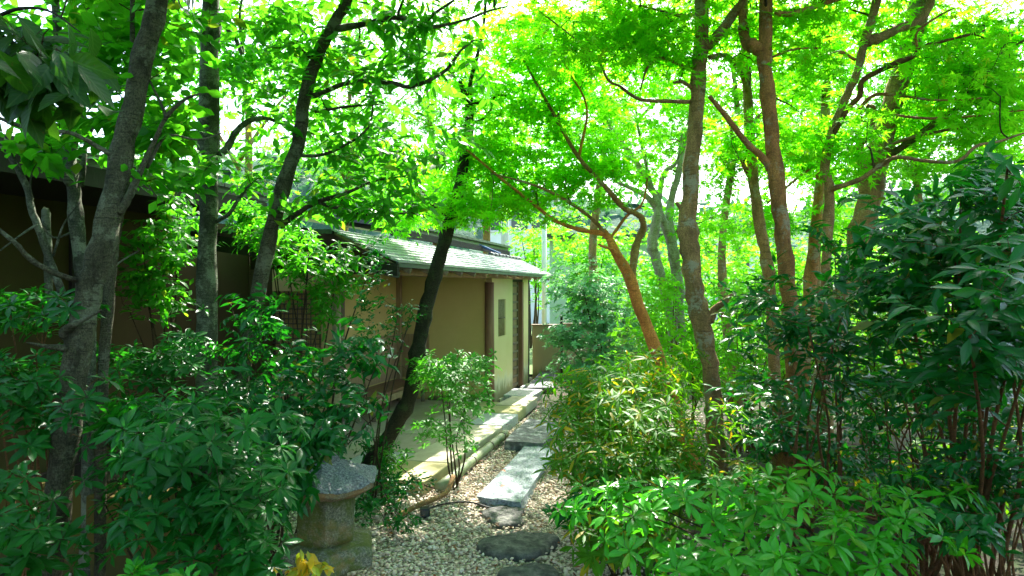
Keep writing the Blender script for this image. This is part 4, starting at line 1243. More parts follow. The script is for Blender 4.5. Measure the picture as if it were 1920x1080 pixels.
plant('slanting_tree', 'dark slender tree slanting up right of the straight pale trunk', 'tree',
      [[(425, 1010, 4.55, 34), (452, 720, 4.5, 32), (470, 620, 4.5, 32), (500, 470, 4.5, 32), (528, 360, 4.5, 30), (558, 270, 4.5, 28), (575, 165, 4.5, 28), (602, 90, 4.5, 26), (635, 30, 4.5, 24), (660, -20, 4.5, 22), (760, -300, 4.6, 14), (830, -600, 4.7, 8)],
       [(588, 180, 4.5, 13), (612, 170, 4.45, 11), (665, 153, 4.4, 10), (735, 156, 4.3, 10), (765, 163, 4.3, 9), (802, 152, 4.3, 8), (838, 130, 4.3, 8), (862, 97, 4.3, 6), (888, 76, 4.3, 4)],
       [(632, 54, 4.5, 16), (680, 46, 4.45, 12), (745, 33, 4.4, 11), (790, 43, 4.4, 9), (815, 25, 4.4, 7), (852, 0, 4.4, 5)],
       [(770, 40, 4.4, 9), (800, 52, 4.35, 8), (870, 38, 4.3, 6), (912, 22, 4.3, 5), (952, 12, 4.3, 3)],
       [(530, 420, 4.5, 14), (555, 402, 4.45, 12), (592, 380, 4.4, 10), (650, 362, 4.4, 8), (700, 340, 4.4, 6), (760, 330, 4.4, 4)],
       [(595, 380, 4.4, 8), (640, 392, 4.4, 7), (700, 404, 4.4, 6), (770, 398, 4.4, 4)],
       [(566, 292, 4.5, 8), (600, 291, 4.45, 7), (640, 276, 4.4, 6), (690, 240, 4.4, 5), (700, 190, 4.4, 3)],
       [(590, 210, 4.5, 7), (650, 200, 4.5, 6), (710, 196, 4.5, 4)],
       [(745, 33, 4.4, 7), (752, 10, 4.4, 6), (770, -30, 4.4, 5)]],
      [(640, 110, 4.6, 120, 100, .5, 80), (760, 110, 4.5, 130, 90, .4, 64), (860, 200, 4.7, 80, 80, .4, 24), (640, 270, 4.6, 100, 70, .4, 55), (740, 300, 4.5, 110, 70, .4, 50), (690, 385, 4.5, 130, 40, .4, 50),
       (560, 380, 4.7, 60, 50, .4, 20), (800, 40, 4.4, 120, 40, .4, 26), (520, 40, 4.7, 100, 60, .4, 35), (720, -250, 4.6, 420, 210, 1.2, 230)],
      ('alt', 6, .22, .110, .35, .85, .45), M_OAK, T_OVAL, B_GREY, boughs=10, twig_mat=B_TWIG)
plant('mossy_tree', 'dark mossy trunk curving up in front of the arbour', 'tree',
      [[(662, 935, 6.0, 44), (690, 880, 6.05, 36), (735, 810, 6.1, 34), (770, 735, 6.15, 32), (785, 645, 6.2, 32), (803, 565, 6.2, 32), (824, 485, 6.2, 31), (844, 412, 6.2, 29), (864, 345, 6.2, 26), (880, 225, 6.3, 20), (872, 180, 6.3, 14), (862, 152, 6.3, 8)],
       [(880, 200, 6.3, 14), (896, 192, 6.3, 10), (915, 190, 6.3, 8), (935, 178, 6.3, 6), (958, 182, 6.3, 3)],
       [(878, 230, 6.3, 8), (905, 224, 6.3, 6), (930, 190, 6.3, 3)], [(882, 195, 6.3, 12), (883, 150, 6.3, 10), (905, 60, 6.4, 7), (915, -60, 6.5, 5)],
       [(845, 408, 6.2, 10), (800, 380, 6.1, 7), (760, 350, 6.0, 5)]],
      [(900, 120, 6.6, 100, 90, .5, 40), (790, 320, 6.7, 90, 60, .4, 40), (930, 260, 6.8, 80, 70, .4, 36), (760, 400, 6.7, 70, 30, .35, 20)],
      ('flat', 14, .21, .084, .35, .2), M_MAPLE, T_MAPLE, B_DARK, twig_mat=B_TWIG)
plant('broad_leaved_tree', 'big dark drooping leaves hanging into the top left corner', 'tree',
      [[(-330, 1420, 2.2, 90), (-310, 700, 2.1, 80), (-280, 100, 2.0, 66), (-220, -300, 1.9, 44), (-150, -700, 1.9, 24)],
       [(-285, 250, 2.0, 30), (-150, 120, 1.85, 22), (-40, 60, 1.75, 14), (40, 90, 1.7, 9), (110, 140, 1.65, 4)],
       [(-60, 64, 1.76, 12), (20, 20, 1.7, 8), (90, 20, 1.65, 5), (150, 60, 1.6, 3)],
       [(-240, -200, 1.9, 30), (-60, -260, 1.9, 20), (160, -220, 2.0, 12), (330, -160, 2.1, 6)]],
      [(40, 110, 1.7, 90, 60, .15, 15), (120, 90, 1.65, 60, 50, .15, 10), (0, 50, 1.7, 60, 60, .1, 8), (30, 180, 1.7, 60, 30, .1, 6), (360, -60, 2.1, 90, 50, .2, 7), (80, -260, 2.0, 300, 130, .4, 40)],
      ('alt', 5, .20, .125, .9, .8, .5), M_BIG, T_OVAL, B_DARK, twig_mat=B_TWIG, min_px=20)

def overhead(name, label, x, y, h, r, n, mat, tmpl, barkm, size):  # unseen trees added to cut skylight so wall and foreground stay dark
    root = thing(name, label, 'tree', (x, y, 0), 'unseen shade trees added around the viewpoint')
    tp = catmull(np.array([(x, y, -.05), (x + .1, y, h * .4), (x - .1, y + .1, h * .75), (x, y, h)]), 5)
    MB().tube(tp, np.linspace(.16, .05, len(tp)), 10, jitter=.04).build('trunk', barkm, root, smooth=True)
    q = norm(rng.standard_normal((n, 3))) * rng.random((n, 1)) ** .4
    tg = np.array([x, y, h * .72]) + q * np.array([r, r, h * .38])
    paths, dirs = grow(tp[5:], np.full(len(tp) - 5, .04), tg, rmax=.03, wob=.1)
    twig_mesh('twigs', paths, barkm, root, 3, 1)
    p_, d_, n_, s_ = leaves_alt(tg, dirs, 9, .45, size, .3, .9, .5)
    keep = (p_[:, 2] > .3) & ((p_[:, 1] < .2) | (p_[:, 2] > CAM + .7 * p_[:, 1] + .5))
    stuff(bake('crown', LOW.get(id(tmpl), tmpl), frames(d_[keep], n_[keep]), p_[keep], s_[keep], mat, root, smooth=True))
overhead('shade_tree', 'added evergreen shade tree behind the viewpoint on the left', -2.6, -2.2, 6.5, 2.6, 420, M_OAK, T_OVAL, B_GREY, .17)
overhead('shade_tree', 'added evergreen shade tree behind the viewpoint on the right', 2.4, -2.6, 6.5, 2.8, 420, M_OAK, T_OVAL, B_GREY, .17)
overhead('shade_tree', 'added tall evergreen shade tree left of the viewpoint', -3.4, .2, 7.0, 2.4, 320, M_OAK, T_OVAL, B_GREY, .17)
overhead('shade_tree', 'added maple shade tree just right of the viewpoint', 3.4, .6, 6.0, 2.4, 300, M_MAPLE, T_MAPLE, B_BROWN, .14)

# ------------------------------------------------------------------ trees on the right
MAP = ('flat', 14, .21, .082, .38, .2)
plant('orange_maple', 'slender maple with warm lit orange bark leaning over the far end of the path', 'tree',
      [[(1295, 880, 6.4, 34), (1268, 765, 6.45, 26), (1240, 685, 6.5, 26), (1202, 585, 6.5, 26), (1180, 520, 6.5, 25), (1152, 468, 6.5, 20), (1143, 448, 6.5, 16), (1130, 433, 6.5, 15)],
       [(1134, 438, 6.5, 14), (1085, 430, 6.4, 10), (1040, 413, 6.3, 8), (1000, 382, 6.2, 7), (940, 335, 6.1, 6), (880, 285, 6.0, 4), (850, 265, 5.9, 3)],
       [(1136, 440, 6.5, 11), (1110, 410, 6.4, 8), (1060, 375, 6.2, 7), (1010, 350, 6.0, 6), (960, 335, 5.9, 4), (920, 325, 5.8, 3)],
       [(1184, 525, 6.5, 18), (1189, 480, 6.55, 17), (1194, 455, 6.6, 16), (1206, 428, 6.6, 14), (1203, 408, 6.55, 13), (1188, 399, 6.5, 12), (1168, 388, 6.4, 12), (1130, 345, 6.2, 10), (1085, 295, 6.1, 9), (1050, 235, 6.0, 8), (1012, 168, 5.9, 6), (975, 100, 5.8, 4)],
       [(1142, 450, 6.5, 8), (1175, 405, 6.5, 6), (1205, 380, 6.5, 5), (1215, 330, 6.5, 3)],
       [(1165, 485, 6.5, 9), (1150, 470, 6.4, 8), (1122, 458, 6.3, 5)],
       [(1260, 745, 6.4, 7), (1255, 700, 6.3, 6), (1220, 672, 6.2, 5), (1180, 668, 6.1, 3)],
       [(1085, 295, 6.1, 7), (1100, 200, 6.0, 5), (1060, 120, 5.8, 4), (1040, 40, 5.7, 3)]],
      [(900, 300, 6.3, 90, 60, .4, 50), (960, 370, 6.5, 100, 40, .4, 50), (980, 180, 6.3, 100, 100, .5, 80), (1050, 320, 6.8, 110, 70, .5, 60), (1060, 130, 6.3, 100, 90, .5, 60),
       (1000, 60, 5.8, 80, 60, .5, 40), (1150, 300, 6.6, 80, 70, .5, 40), (880, 390, 6.0, 70, 30, .4, 30), (1100, 250, 6.6, 90, 80, .5, 40)],
      MAP, M_MAPLE, T_MAPLE, B_ORANGE_GLOW, dens=1.3, boughs=12, twig_mat=B_GREEN, limb_mats=[B_ORANGE_GLOW, B_ORANGE_GLOW, B_BROWN, B_BROWN], wob=.10)
plant('silver_maple', 'silvery many stemmed maple behind the orange one', 'tree',
      [[(1275, 770, 8.0, 26), (1262, 620, 8.0, 22), (1245, 540, 8.0, 22), (1228, 478, 8.0, 22), (1222, 462, 8.0, 22), (1235, 385, 8.0, 18), (1212, 340, 8.0, 14), (1190, 300, 8.0, 12), (1150, 245, 7.9, 8), (1120, 190, 7.8, 5)],
       [(1280, 640, 8.1, 20), (1262, 480, 8.1, 20), (1242, 412, 8.1, 18), (1216, 372, 8.0, 14), (1186, 354, 8.0, 10), (1150, 340, 7.9, 5)],
       [(1277, 560, 8.1, 20), (1266, 475, 8.1, 18), (1254, 400, 8.15, 17), (1272, 325, 8.2, 14), (1285, 260, 8.2, 9), (1300, 180, 8.2, 6)],
       [(1234, 380, 8.0, 13), (1245, 325, 8.0, 11), (1270, 302, 8.0, 7), (1280, 240, 8, 4)],
       [(1235, 400, 8.0, 10), (1200, 260, 8.0, 6), (1190, 180, 8, 4)]],
      [(1150, 200, 8.0, 120, 110, .7, 70), (1260, 180, 8.2, 80, 90, .6, 45), (1180, 60, 8.0, 130, 80, .7, 60), (1330, 420, 8.4, 90, 60, .6, 36)],
      MAP, M_MAPLE, T_MAPLE, B_SILVER, dens=1.3, boughs=12, twig_mat=B_BROWN)
plant('smooth_tree', 'tall smooth brown trunk with a round knot, standing right of the path', 'tree',
      [[(1352, 1010, 5.0, 46), (1349, 900, 5.0, 40), (1340, 790, 5.0, 38), (1333, 700, 5.0, 38), (1317, 612, 5.0, 42), (1302, 540, 5.0, 42), (1291, 450, 5.0, 40), (1291, 390, 5.0, 38), (1302, 250, 5.0, 33), (1312, 130, 5.0, 31), (1316, 0, 5.0, 30), (1320, -350, 5.1, 22), (1330, -800, 5.2, 12)],
       [(1322, 90, 5.0, 24), (1350, 62, 5.0, 22), (1376, 26, 5.0, 20), (1400, -15, 5.0, 18), (1450, -150, 5, 10)],
       [(1330, 600, 5.0, 24), (1342, 578, 4.95, 16), (1356, 568, 4.9, 11), (1375, 550, 4.88, 7)],
       [(1297, 191, 5.0, 9), (1220, 189, 4.9, 8), (1190, 182, 4.9, 8), (1162, 162, 4.9, 6), (1140, 150, 4.8, 6), (1120, 110, 4.7, 5), (1075, 70, 4.7, 4), (1010, 20, 4.6, 3)],
       [(1298, 165, 5.0, 9), (1280, 154, 4.9, 9), (1262, 155, 4.9, 6)],
       [(1296, 130, 5.0, 8), (1240, 108, 4.95, 7), (1215, 125, 4.9, 6), (1200, 170, 4.9, 3)],
       [(1303, 30, 5.0, 9), (1270, 28, 4.9, 8), (1240, 20, 4.9, 6), (1200, 10, 4.9, 4)],
       [(1330, 108, 5.0, 12), (1365, 106, 5.05, 11), (1390, 140, 5.2, 11), (1402, 170, 5.4, 11)],
       [(1293, 420, 5.0, 26), (1280, 395, 5.02, 14), (1268, 380, 5.05, 6)],
       [(1318, -100, 5, 14), (1220, -250, 4.9, 9), (1100, -320, 4.7, 5)]],
      [(1130, 70, 4.9, 120, 60, .5, 50), (1230, 40, 5.0, 80, 60, .4, 30), (1400, 60, 5.1, 60, 60, .4, 16), (1150, -260, 5.0, 420, 200, 1.2, 330), (1260, 100, 5.0, 60, 60, .3, 16)],
      MAP, M_MAPLE, T_MAPLE, B_BROWN, dens=1.3, boughs=12, twig_mat=B_TWIG)
plant('twin_stem_tree', 'thinner lichen spotted trunk close behind the smooth orange brown one', 'tree',
      [[(1462, 980, 5.7, 34), (1455, 800, 5.65, 28), (1450, 650, 5.6, 26), (1440, 510, 5.6, 26), (1424, 420, 5.6, 24), (1411, 320, 5.6, 22), (1402, 200, 5.6, 20), (1398, 100, 5.6, 20), (1394, -30, 5.6, 18), (1390, -400, 5.7, 10)],
       [(1404, 330, 5.6, 10), (1390, 300, 5.5, 9), (1376, 262, 5.4, 8), (1368, 235, 5.3, 6)]],
      [(1400, 30, 5.7, 100, 70, .5, 24), (1360, 250, 5.4, 60, 50, .4, 14), (1400, -250, 5.7, 350, 200, 1, 110)],
      MAP, M_MAPLE, T_MAPLE, B_BROWN, dens=1.3, boughs=12, twig_mat=B_TWIG)
plant('rust_tree', 'smooth orange brown trunk with a swollen fork near the top edge', 'tree',
      [[(1465, 1010, 4.75, 48), (1478, 850, 4.8, 42), (1488, 700, 4.8, 39), (1480, 560, 4.8, 36), (1468, 440, 4.8, 36), (1455, 325, 4.8, 34), (1442, 200, 4.8, 30), (1434, 110, 4.8, 30), (1437, 0, 4.8, 28), (1440, -80, 4.8, 26), (1450, -600, 4.9, 14)],
       [(1448, 318, 4.8, 20), (1425, 290, 4.78, 14), (1400, 268, 4.75, 13), (1365, 222, 4.7, 12), (1330, 180, 4.7, 10)],
       [(1430, 95, 4.8, 30), (1410, 85, 4.82, 30), (1398, 75, 4.9, 22), (1390, 20, 5.0, 16)],
       [(1452, 25, 4.8, 12), (1485, 26, 4.8, 12), (1520, 15, 4.85, 12), (1548, 5, 4.9, 12), (1600, -10, 5, 9)],
       [(1446, 108, 4.8, 6), (1490, 92, 4.85, 5), (1540, 90, 4.9, 3)]],
      [(1500, 120, 5.2, 60, 90, .5, 24), (1480, 260, 5.3, 60, 60, .4, 16), (1480, -250, 5.0, 350, 200, 1, 230), (1500, 20, 5.0, 70, 40, .3, 14)],
      MAP, M_MAPLE, T_MAPLE, B_RUST_GLOW, dens=1.3, boughs=12, twig_mat=B_TWIG)
plant('crooked_tree', 'crooked thin brown tree with a branch sweeping low to the right', 'tree',
      [[(1555, 960, 5.3, 30), (1548, 700, 5.2, 23), (1549, 500, 5.2, 20), (1556, 360, 5.2, 20), (1546, 320, 5.2, 20), (1556, 262, 5.2, 19), (1578, 200, 5.2, 17), (1605, 140, 5.2, 17), (1622, 75, 5.2, 18), (1643, 5, 5.2, 18), (1665, -100, 5.2, 16), (1700, -400, 5.3, 8)],
       [(1556, 355, 5.2, 14), (1575, 350, 5.1, 12), (1615, 335, 5.0, 11), (1655, 307, 4.9, 10), (1685, 295, 4.8, 9), (1740, 302, 4.7, 8), (1796, 302, 4.6, 8), (1830, 274, 4.6, 7), (1870, 266, 4.6, 6), (1925, 248, 4.6, 4)],
       [(1554, 265, 5.2, 13), (1590, 205, 5.15, 11), (1612, 180, 5.1, 12), (1617, 152, 5.1, 12), (1650, 132, 5.1, 12), (1690, 114, 5.05, 13), (1715, 105, 5.0, 10), (1722, 92, 5.0, 9), (1740, 84, 4.95, 8), (1790, 72, 4.9, 6), (1845, 58, 4.9, 4)],
       [(1625, 80, 5.2, 20), (1650, 70, 5.2, 20), (1690, 52, 5.2, 20), (1725, 38, 5.2, 21), (1742, 10, 5.2, 18), (1760, -60, 5.2, 12)],
       [(1603, 112, 5.2, 7), (1575, 98, 5.15, 8), (1535, 108, 5.1, 6), (1525, 82, 5.1, 3)],
       [(1610, 205, 5.3, 8), (1640, 178, 5.2, 8), (1690, 180, 5.1, 6), (1760, 188, 5.0, 5), (1840, 184, 4.9, 4)],
       [(1720, 92, 5.0, 6), (1720, 60, 4.95, 5), (1760, 30, 4.9, 5), (1790, 15, 4.85, 3)],
       [(1670, 215, 5.1, 6), (1740, 222, 5.0, 6), (1830, 217, 4.9, 5), (1925, 206, 4.8, 4)]],
      [(1590, 260, 5.3, 60, 70, .4, 26), (1800, 130, 5.1, 100, 80, .5, 40), (1640, 40, 5.4, 60, 40, .3, 14), (1700, -250, 5.3, 380, 200, 1.0, 200), (1850, 230, 5.0, 70, 50, .4, 20)],
      MAP, M_MAPLE, T_MAPLE, B_RUST_GLOW, dens=1.3, boughs=12, twig_mat=B_TWIG, limb_mats=[B_BROWN, B_BROWN, B_TWIGR, B_BROWN])
plant('leaning_maple', 'thick ringed trunk leaning right over the dark camellia', 'tree',
      [[(1490, 960, 5.6, 58), (1520, 800, 5.6, 48), (1548, 690, 5.6, 44), (1575, 580, 5.6, 42), (1602, 490, 5.6, 44), (1626, 390, 5.6, 48), (1648, 280, 5.6, 46), (1680, 170, 5.6, 42), (1710, 70, 5.6, 42), (1735, -40, 5.6, 40), (1800, -300, 5.7, 26), (1860, -700, 5.8, 12)],
       [(1655, 300, 5.6, 16), (1700, 270, 5.5, 15), (1760, 225, 5.4, 14), (1810, 190, 5.3, 12), (1850, 140, 5.2, 9), (1890, 75, 5.2, 7), (1925, 30, 5.2, 5)],
       [(1815, 190, 5.3, 8), (1870, 110, 5.25, 7), (1930, 70, 5.2, 5)],
       [(1805, 195, 5.3, 7), (1815, 130, 5.4, 6), (1800, 60, 5.4, 4)],
       [(1640, 290, 5.6, 10), (1700, 260, 5.4, 7), (1800, 240, 5.3, 6), (1925, 222, 5.2, 4)],
       [(1630, 360, 5.6, 9), (1610, 290, 5.5, 12), (1632, 245, 5.45, 13), (1640, 205, 5.4, 8), (1625, 198, 5.4, 10)],
       [(1760, -150, 5.6, 20), (1880, -260, 5.4, 14), (2020, -330, 5.2, 8)]],
      [(1850, 90, 5.4, 100, 90, .5, 80), (1700, 220, 5.7, 80, 60, .4, 34), (1880, 170, 5.2, 60, 60, .4, 26), (1740, 100, 5.9, 70, 80, .4, 34), (1860, 300, 5.3, 60, 40, .3, 16), (1820, -250, 5.7, 420, 210, 1.1, 280)],
      MAP, M_MAPLE, T_MAPLE, B_BROWN, dens=1.3, boughs=12, twig_mat=B_TWIG, limb_mats=[B_BROWN, B_GREEN, B_GREEN, B_GREEN])
plant('rear_maple', 'slim reddish maple standing between the rust trunk and the crooked tree', 'tree',
      [[(1490, 900, 6.8, 34), (1505, 700, 6.7, 28), (1520, 520, 6.7, 26), (1532, 400, 6.6, 22), (1545, 250, 6.6, 19), (1551, 120, 6.6, 17), (1553, -40, 6.6, 15), (1560, -400, 6.7, 8)],
       [(1540, 300, 6.6, 8), (1500, 330, 6.5, 6), (1440, 380, 6.4, 4)]],
      [(1540, 90, 6.8, 100, 90, .6, 55), (1500, 260, 6.8, 90, 80, .6, 50), (1450, 400, 6.7, 70, 50, .5, 26), (1560, 400, 6.9, 60, 50, .5, 20)],
      MAP, M_MAPLE, T_MAPLE, B_RUST_GLOW, dens=1.3, boughs=12, twig_mat=B_TWIG)

# maples standing further back whose crowns fill the bright middle
BGM = ('flat', 18, .30, .085, .5, .2)
bg = [(930, 15.0, 190, 150, 170, 100, .9, 130, 'bright crowned maple right behind the arbour roof'),
      (450, 16.0, 170, 150, 170, 110, 1.0, 120, 'bright maple crown rising behind the roof of the dark tea house'),
      (650, 14.5, 190, 150, 170, 130, 1.0, 160, 'bright maple crown rising behind the slanting dark tree'),
      (800, 13.5, 220, 150, 150, 140, 1.0, 160, 'bright maple crown rising behind the mossy trunk'),
      (1130, 11.5, 180, 150, 200, 120, 1.1, 150, 'bright crowned maple above the far garden wall'),
      (1370, 10.0, 160, 220, 190, 150, 1.1, 170, 'bright crowned maple filling the gap between the two brown trunks'),
      (1530, 11.0, 200, 200, 200, 140, 1.1, 160, 'bright crowned maple behind the crooked brown tree'),
      (1720, 10.0, 190, 160, 190, 130, 1.0, 150, 'bright crowned maple behind the thick leaning trunk'),
      (1890, 11.0, 220, 120, 150, 110, 1.0, 90, 'bright crowned maple at the right edge behind the camellia')]
for (px, d, py, hgt, rx, ry, rd, n, lab) in bg:
    gy = 540 + F * CAM / d
    plant('background_maple', lab, 'tree',
          [[(px + 10, gy + 4, d, 26), (px + rng.uniform(-20, 20), 480, d, 18), (px + rng.uniform(-25, 25), py + 80, d, 13), (px, py - 60, d, 6)],
           [(px, py + 150, d, 9), (px - rx * .4, py + 40, d - .2, 6), (px - rx * .7, py - 10, d - .3, 3)],
           [(px, py + 130, d, 9), (px + rx * .4, py + 30, d - .2, 6), (px + rx * .7, py - 20, d - .3, 3)]],
          [(px, py, d, rx, ry, rd, n), (px, py + 120, d, rx * .8, ry * .55, rd * .8, int(n * .45)), (px + 10, py - 170, d + .5, rx * .9, ry * .7, rd, int(n * .45))],
          BGM, M_BGA, T_MAPLE, B_BROWN, group='maples behind the garden', twig_mat=B_TWIG, single=0, dens=1.6)

# ------------------------------------------------------------------ shrubs
shrub('camellia', 'big dark camellia with large glossy leaves filling the right edge', (1830, 3.6), 14,
      [(1800, 480, 3.1, 190, 120, .5, 80), (1890, 360, 3.0, 90, 60, .4, 34), (1850, 640, 2.9, 150, 120, .5, 46), (1690, 540, 3.4, 130, 90, .5, 44), (1890, 540, 2.5, 80, 130, .3, 24), (1700, 420, 3.6, 70, 60, .3, 14), (1840, 320, 3.3, 50, 40, .3, 7), (1760, 720, 3.2, 140, 90, .5, 16)],
      ('alt', 6, .14, .108, .02, .9, .3), M_CAM, T_CAM, B_TWIGR, stem_r=.016, rmax=.009, dens=2.3)
shrub('camellia', 'middle sized dark camellia under the crooked tree', (1530, 4.3), 9,
      [(1490, 610, 4.1, 130, 70, .4, 56), (1600, 640, 4.0, 90, 90, .4, 36), (1420, 560, 4.4, 70, 60, .3, 22), (1520, 740, 4.1, 150, 60, .4, 20), (1620, 500, 4.2, 60, 70, .3, 18), (1560, 450, 4.6, 60, 50, .3, 10)],
      ('alt', 6, .14, .095, .02, .9, .3), M_CAM, T_CAM, B_TWIGR, stem_r=.012, dens=1.5)
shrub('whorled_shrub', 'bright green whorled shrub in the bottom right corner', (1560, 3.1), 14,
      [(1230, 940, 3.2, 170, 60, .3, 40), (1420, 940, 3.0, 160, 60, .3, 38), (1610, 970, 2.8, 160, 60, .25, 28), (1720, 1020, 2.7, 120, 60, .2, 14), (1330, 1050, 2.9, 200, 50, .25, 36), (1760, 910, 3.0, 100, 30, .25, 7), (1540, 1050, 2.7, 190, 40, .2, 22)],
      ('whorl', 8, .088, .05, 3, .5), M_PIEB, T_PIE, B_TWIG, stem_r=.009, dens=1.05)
shrub('lance_leaved_shrub', 'airy lance leaved shrub with yellowing tips beside the granite slabs', (1190, 4.7), 16,
      [(1150, 780, 4.4, 120, 80, .45, 120), (1100, 740, 4.7, 70, 50, .3, 50), (1210, 720, 4.9, 100, 60, .4, 60), (1130, 880, 4.1, 90, 70, .35, 70), (1250, 830, 4.3, 100, 80, .4, 70), (1160, 990, 3.8, 100, 60, .3, 50), (1290, 900, 4.0, 90, 60, .3, 40)],
      ('whorl', 6, .100, .0, 3, .6), M_LAN, T_LANCE, B_TWIGR, stem_r=.006, rmax=.004)
shrub('dangling_shrub', 'dark drooping leaves reaching over the gravel from the right', (1160, 4.0), 4,
      [(1060, 960, 3.7, 35, 22, .12, 7), (1100, 930, 3.7, 40, 30, .12, 9)],
      ('alt', 5, .10, .085, .6, .7, .4), M_CAM, T_LANCE, B_TWIG, stem_r=.006)
shrub('twiggy_shrub', 'dark twiggy undergrowth shrub below the big camellia', (1730, 3.9), 26,
      [(1740, 700, 3.9, 150, 90, .5, 60), (1860, 760, 3.6, 90, 90, .4, 44), (1650, 780, 4.2, 80, 90, .4, 40), (1800, 900, 3.4, 140, 40, .3, 30)],
      ('alt', 6, .12, .075, .3, .8, .5), M_CAM, T_CAM, B_TWIGR, stem_r=.011, rmax=.006)
shrub('twiggy_shrub', 'dark twiggy undergrowth shrub between the rust trunk and the leaning trunk', (1500, 4.9), 16,
      [(1500, 780, 4.8, 120, 90, .5, 70), (1420, 800, 5.0, 70, 90, .4, 40), (1560, 850, 4.6, 90, 60, .4, 34)],
      ('alt', 6, .12, .075, .3, .8, .5), M_CAM, T_CAM, B_TWIGR, stem_r=.011, rmax=.006)
shrub('twiggy_shrub', 'dark twiggy undergrowth shrub at the right edge behind the bright whorled leaves', (1890, 3.2), 18,
      [(1880, 880, 3.2, 90, 80, .35, 44), (1820, 980, 2.9, 110, 50, .3, 24), (1700, 900, 3.6, 120, 60, .35, 30)],
      ('alt', 6, .12, .078, .3, .8, .5), M_CAM, T_CAM, B_TWIGR, stem_r=.010, rmax=.006)
for (px, d, nm) in ((1480, 8.0, 'between the rust trunk and the rear maple'), (1640, 7.2, 'just behind the thick leaning trunk'), (1790, 6.6, 'just behind the big camellia'), (1930, 6.4, 'at the right edge behind the camellia stems'), (2090, 5.4, 'right of the big camellia'), (2150, 7.6, 'far right beyond the big camellia')):
    gy = 540 + F * CAM / d
    shrub('green_bush', 'mid green leafy bush ' + nm, (px, d), 9,
          [(px, 620, d, 110, 90, .6, 100), (px, 730, d - .1, 110, 80, .5, 90)],
          ('alt', 7, .18, .085, .3, .8, .5), M_LAN, T_OVAL, B_TWIG, group='mid green bushes behind the trunks', single=0, stem_r=.016, rmax=.009)
shrub('low_undergrowth', 'low leafy undergrowth on the ground between the rust trunk and the camellia stems', (1640, 5.2), 20,
      [(1500, 900, 5.0, 120, 50, .5, 50), (1640, 890, 5.2, 130, 50, .5, 50), (1780, 870, 5.0, 120, 60, .5, 46), (1900, 880, 4.6, 80, 70, .5, 34), (1400, 900, 4.9, 60, 50, .4, 20)],
      ('alt', 6, .12, .075, .2, .85, .45), M_LAN, T_OVAL, B_TWIGR, stem_r=.008, rmax=.005)
shrub('round_azalea', 'rounded blue green azalea in front of the far garden wall', (1130, 10.6), 9,
      [(1090, 540, 10.6, 65, 50, .5, 150), (1130, 620, 10.4, 75, 60, .5, 190), (1060, 630, 10.2, 45, 22, .3, 50), (1100, 690, 10.2, 70, 30, .4, 90), (1180, 590, 10.6, 60, 70, .5, 120)],
      ('whorl', 8, .085, .3, 4, .4), M_AZA, T_SMALL, B_TWIG, stem_r=.02, rmax=.012, single=0, dens=2.1)
shrub('sunny_shrub', 'light green shrub with reddish tips left of the smooth trunk', (1270, 7.4), 8,
      [(1230, 600, 7.2, 80, 70, .5, 100), (1290, 680, 7.0, 80, 70, .5, 90), (1190, 690, 7.4, 60, 50, .4, 60), (1250, 530, 7.6, 60, 40, .4, 40)],
      ('alt', 6, .16, .075, .3, .8, .45), M_BGA, T_OVAL, B_TWIGR, stem_r=.014, single=300)
shrub('sunny_shrub', 'light green shrub showing between the two brown trunks', (1400, 7.2), 8,
      [(1390, 580, 7.2, 70, 80, .5, 100), (1400, 690, 7.0, 90, 70, .5, 90), (1440, 500, 7.6, 50, 50, .4, 34)],
      ('alt', 6, .16, .072, .3, .8, .45), M_BGA, T_OVAL, B_TWIGR, stem_r=.014, single=300)
shrub('small_pieris', 'small airy shrub with thin stems in front of the arbour', (852, 5.75), 6,
      [(850, 700, 5.7, 65, 40, .3, 70), (880, 760, 5.7, 40, 30, .2, 22), (790, 700, 5.8, 40, 30, .2, 16), (800, 800, 5.7, 40, 40, .2, 14), (900, 690, 5.8, 25, 25, .2, 10), (730, 860, 5.6, 40, 30, .2, 12), (860, 820, 5.6, 40, 30, .2, 10)],
      ('whorl', 7, .062, .25, 3, .5), M_SMP, T_PIE, B_TWIG, stem_r=.009, rmax=.005, foot_r=.025, wob=.2)
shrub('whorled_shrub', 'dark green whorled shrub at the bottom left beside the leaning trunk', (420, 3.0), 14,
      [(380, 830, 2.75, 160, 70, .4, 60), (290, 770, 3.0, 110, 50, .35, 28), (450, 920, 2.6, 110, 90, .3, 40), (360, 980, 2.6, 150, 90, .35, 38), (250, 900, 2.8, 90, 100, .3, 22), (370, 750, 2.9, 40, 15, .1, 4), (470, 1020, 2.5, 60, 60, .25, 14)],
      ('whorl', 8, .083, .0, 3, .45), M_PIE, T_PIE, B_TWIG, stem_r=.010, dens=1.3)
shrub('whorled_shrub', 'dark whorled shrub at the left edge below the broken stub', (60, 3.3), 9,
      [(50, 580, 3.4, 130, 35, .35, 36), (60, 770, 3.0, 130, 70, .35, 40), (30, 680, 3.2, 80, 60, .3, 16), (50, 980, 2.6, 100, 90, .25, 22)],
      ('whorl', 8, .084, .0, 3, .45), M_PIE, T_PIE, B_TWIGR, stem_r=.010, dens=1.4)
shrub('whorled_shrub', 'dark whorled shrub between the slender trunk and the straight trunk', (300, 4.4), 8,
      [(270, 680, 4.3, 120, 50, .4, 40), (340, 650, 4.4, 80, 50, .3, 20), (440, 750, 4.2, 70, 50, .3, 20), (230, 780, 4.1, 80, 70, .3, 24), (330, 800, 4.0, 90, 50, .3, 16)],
      ('whorl', 8, .086, .0, 3, .45), M_PIE, T_PIE, B_TWIG, stem_r=.010, dens=1.5)
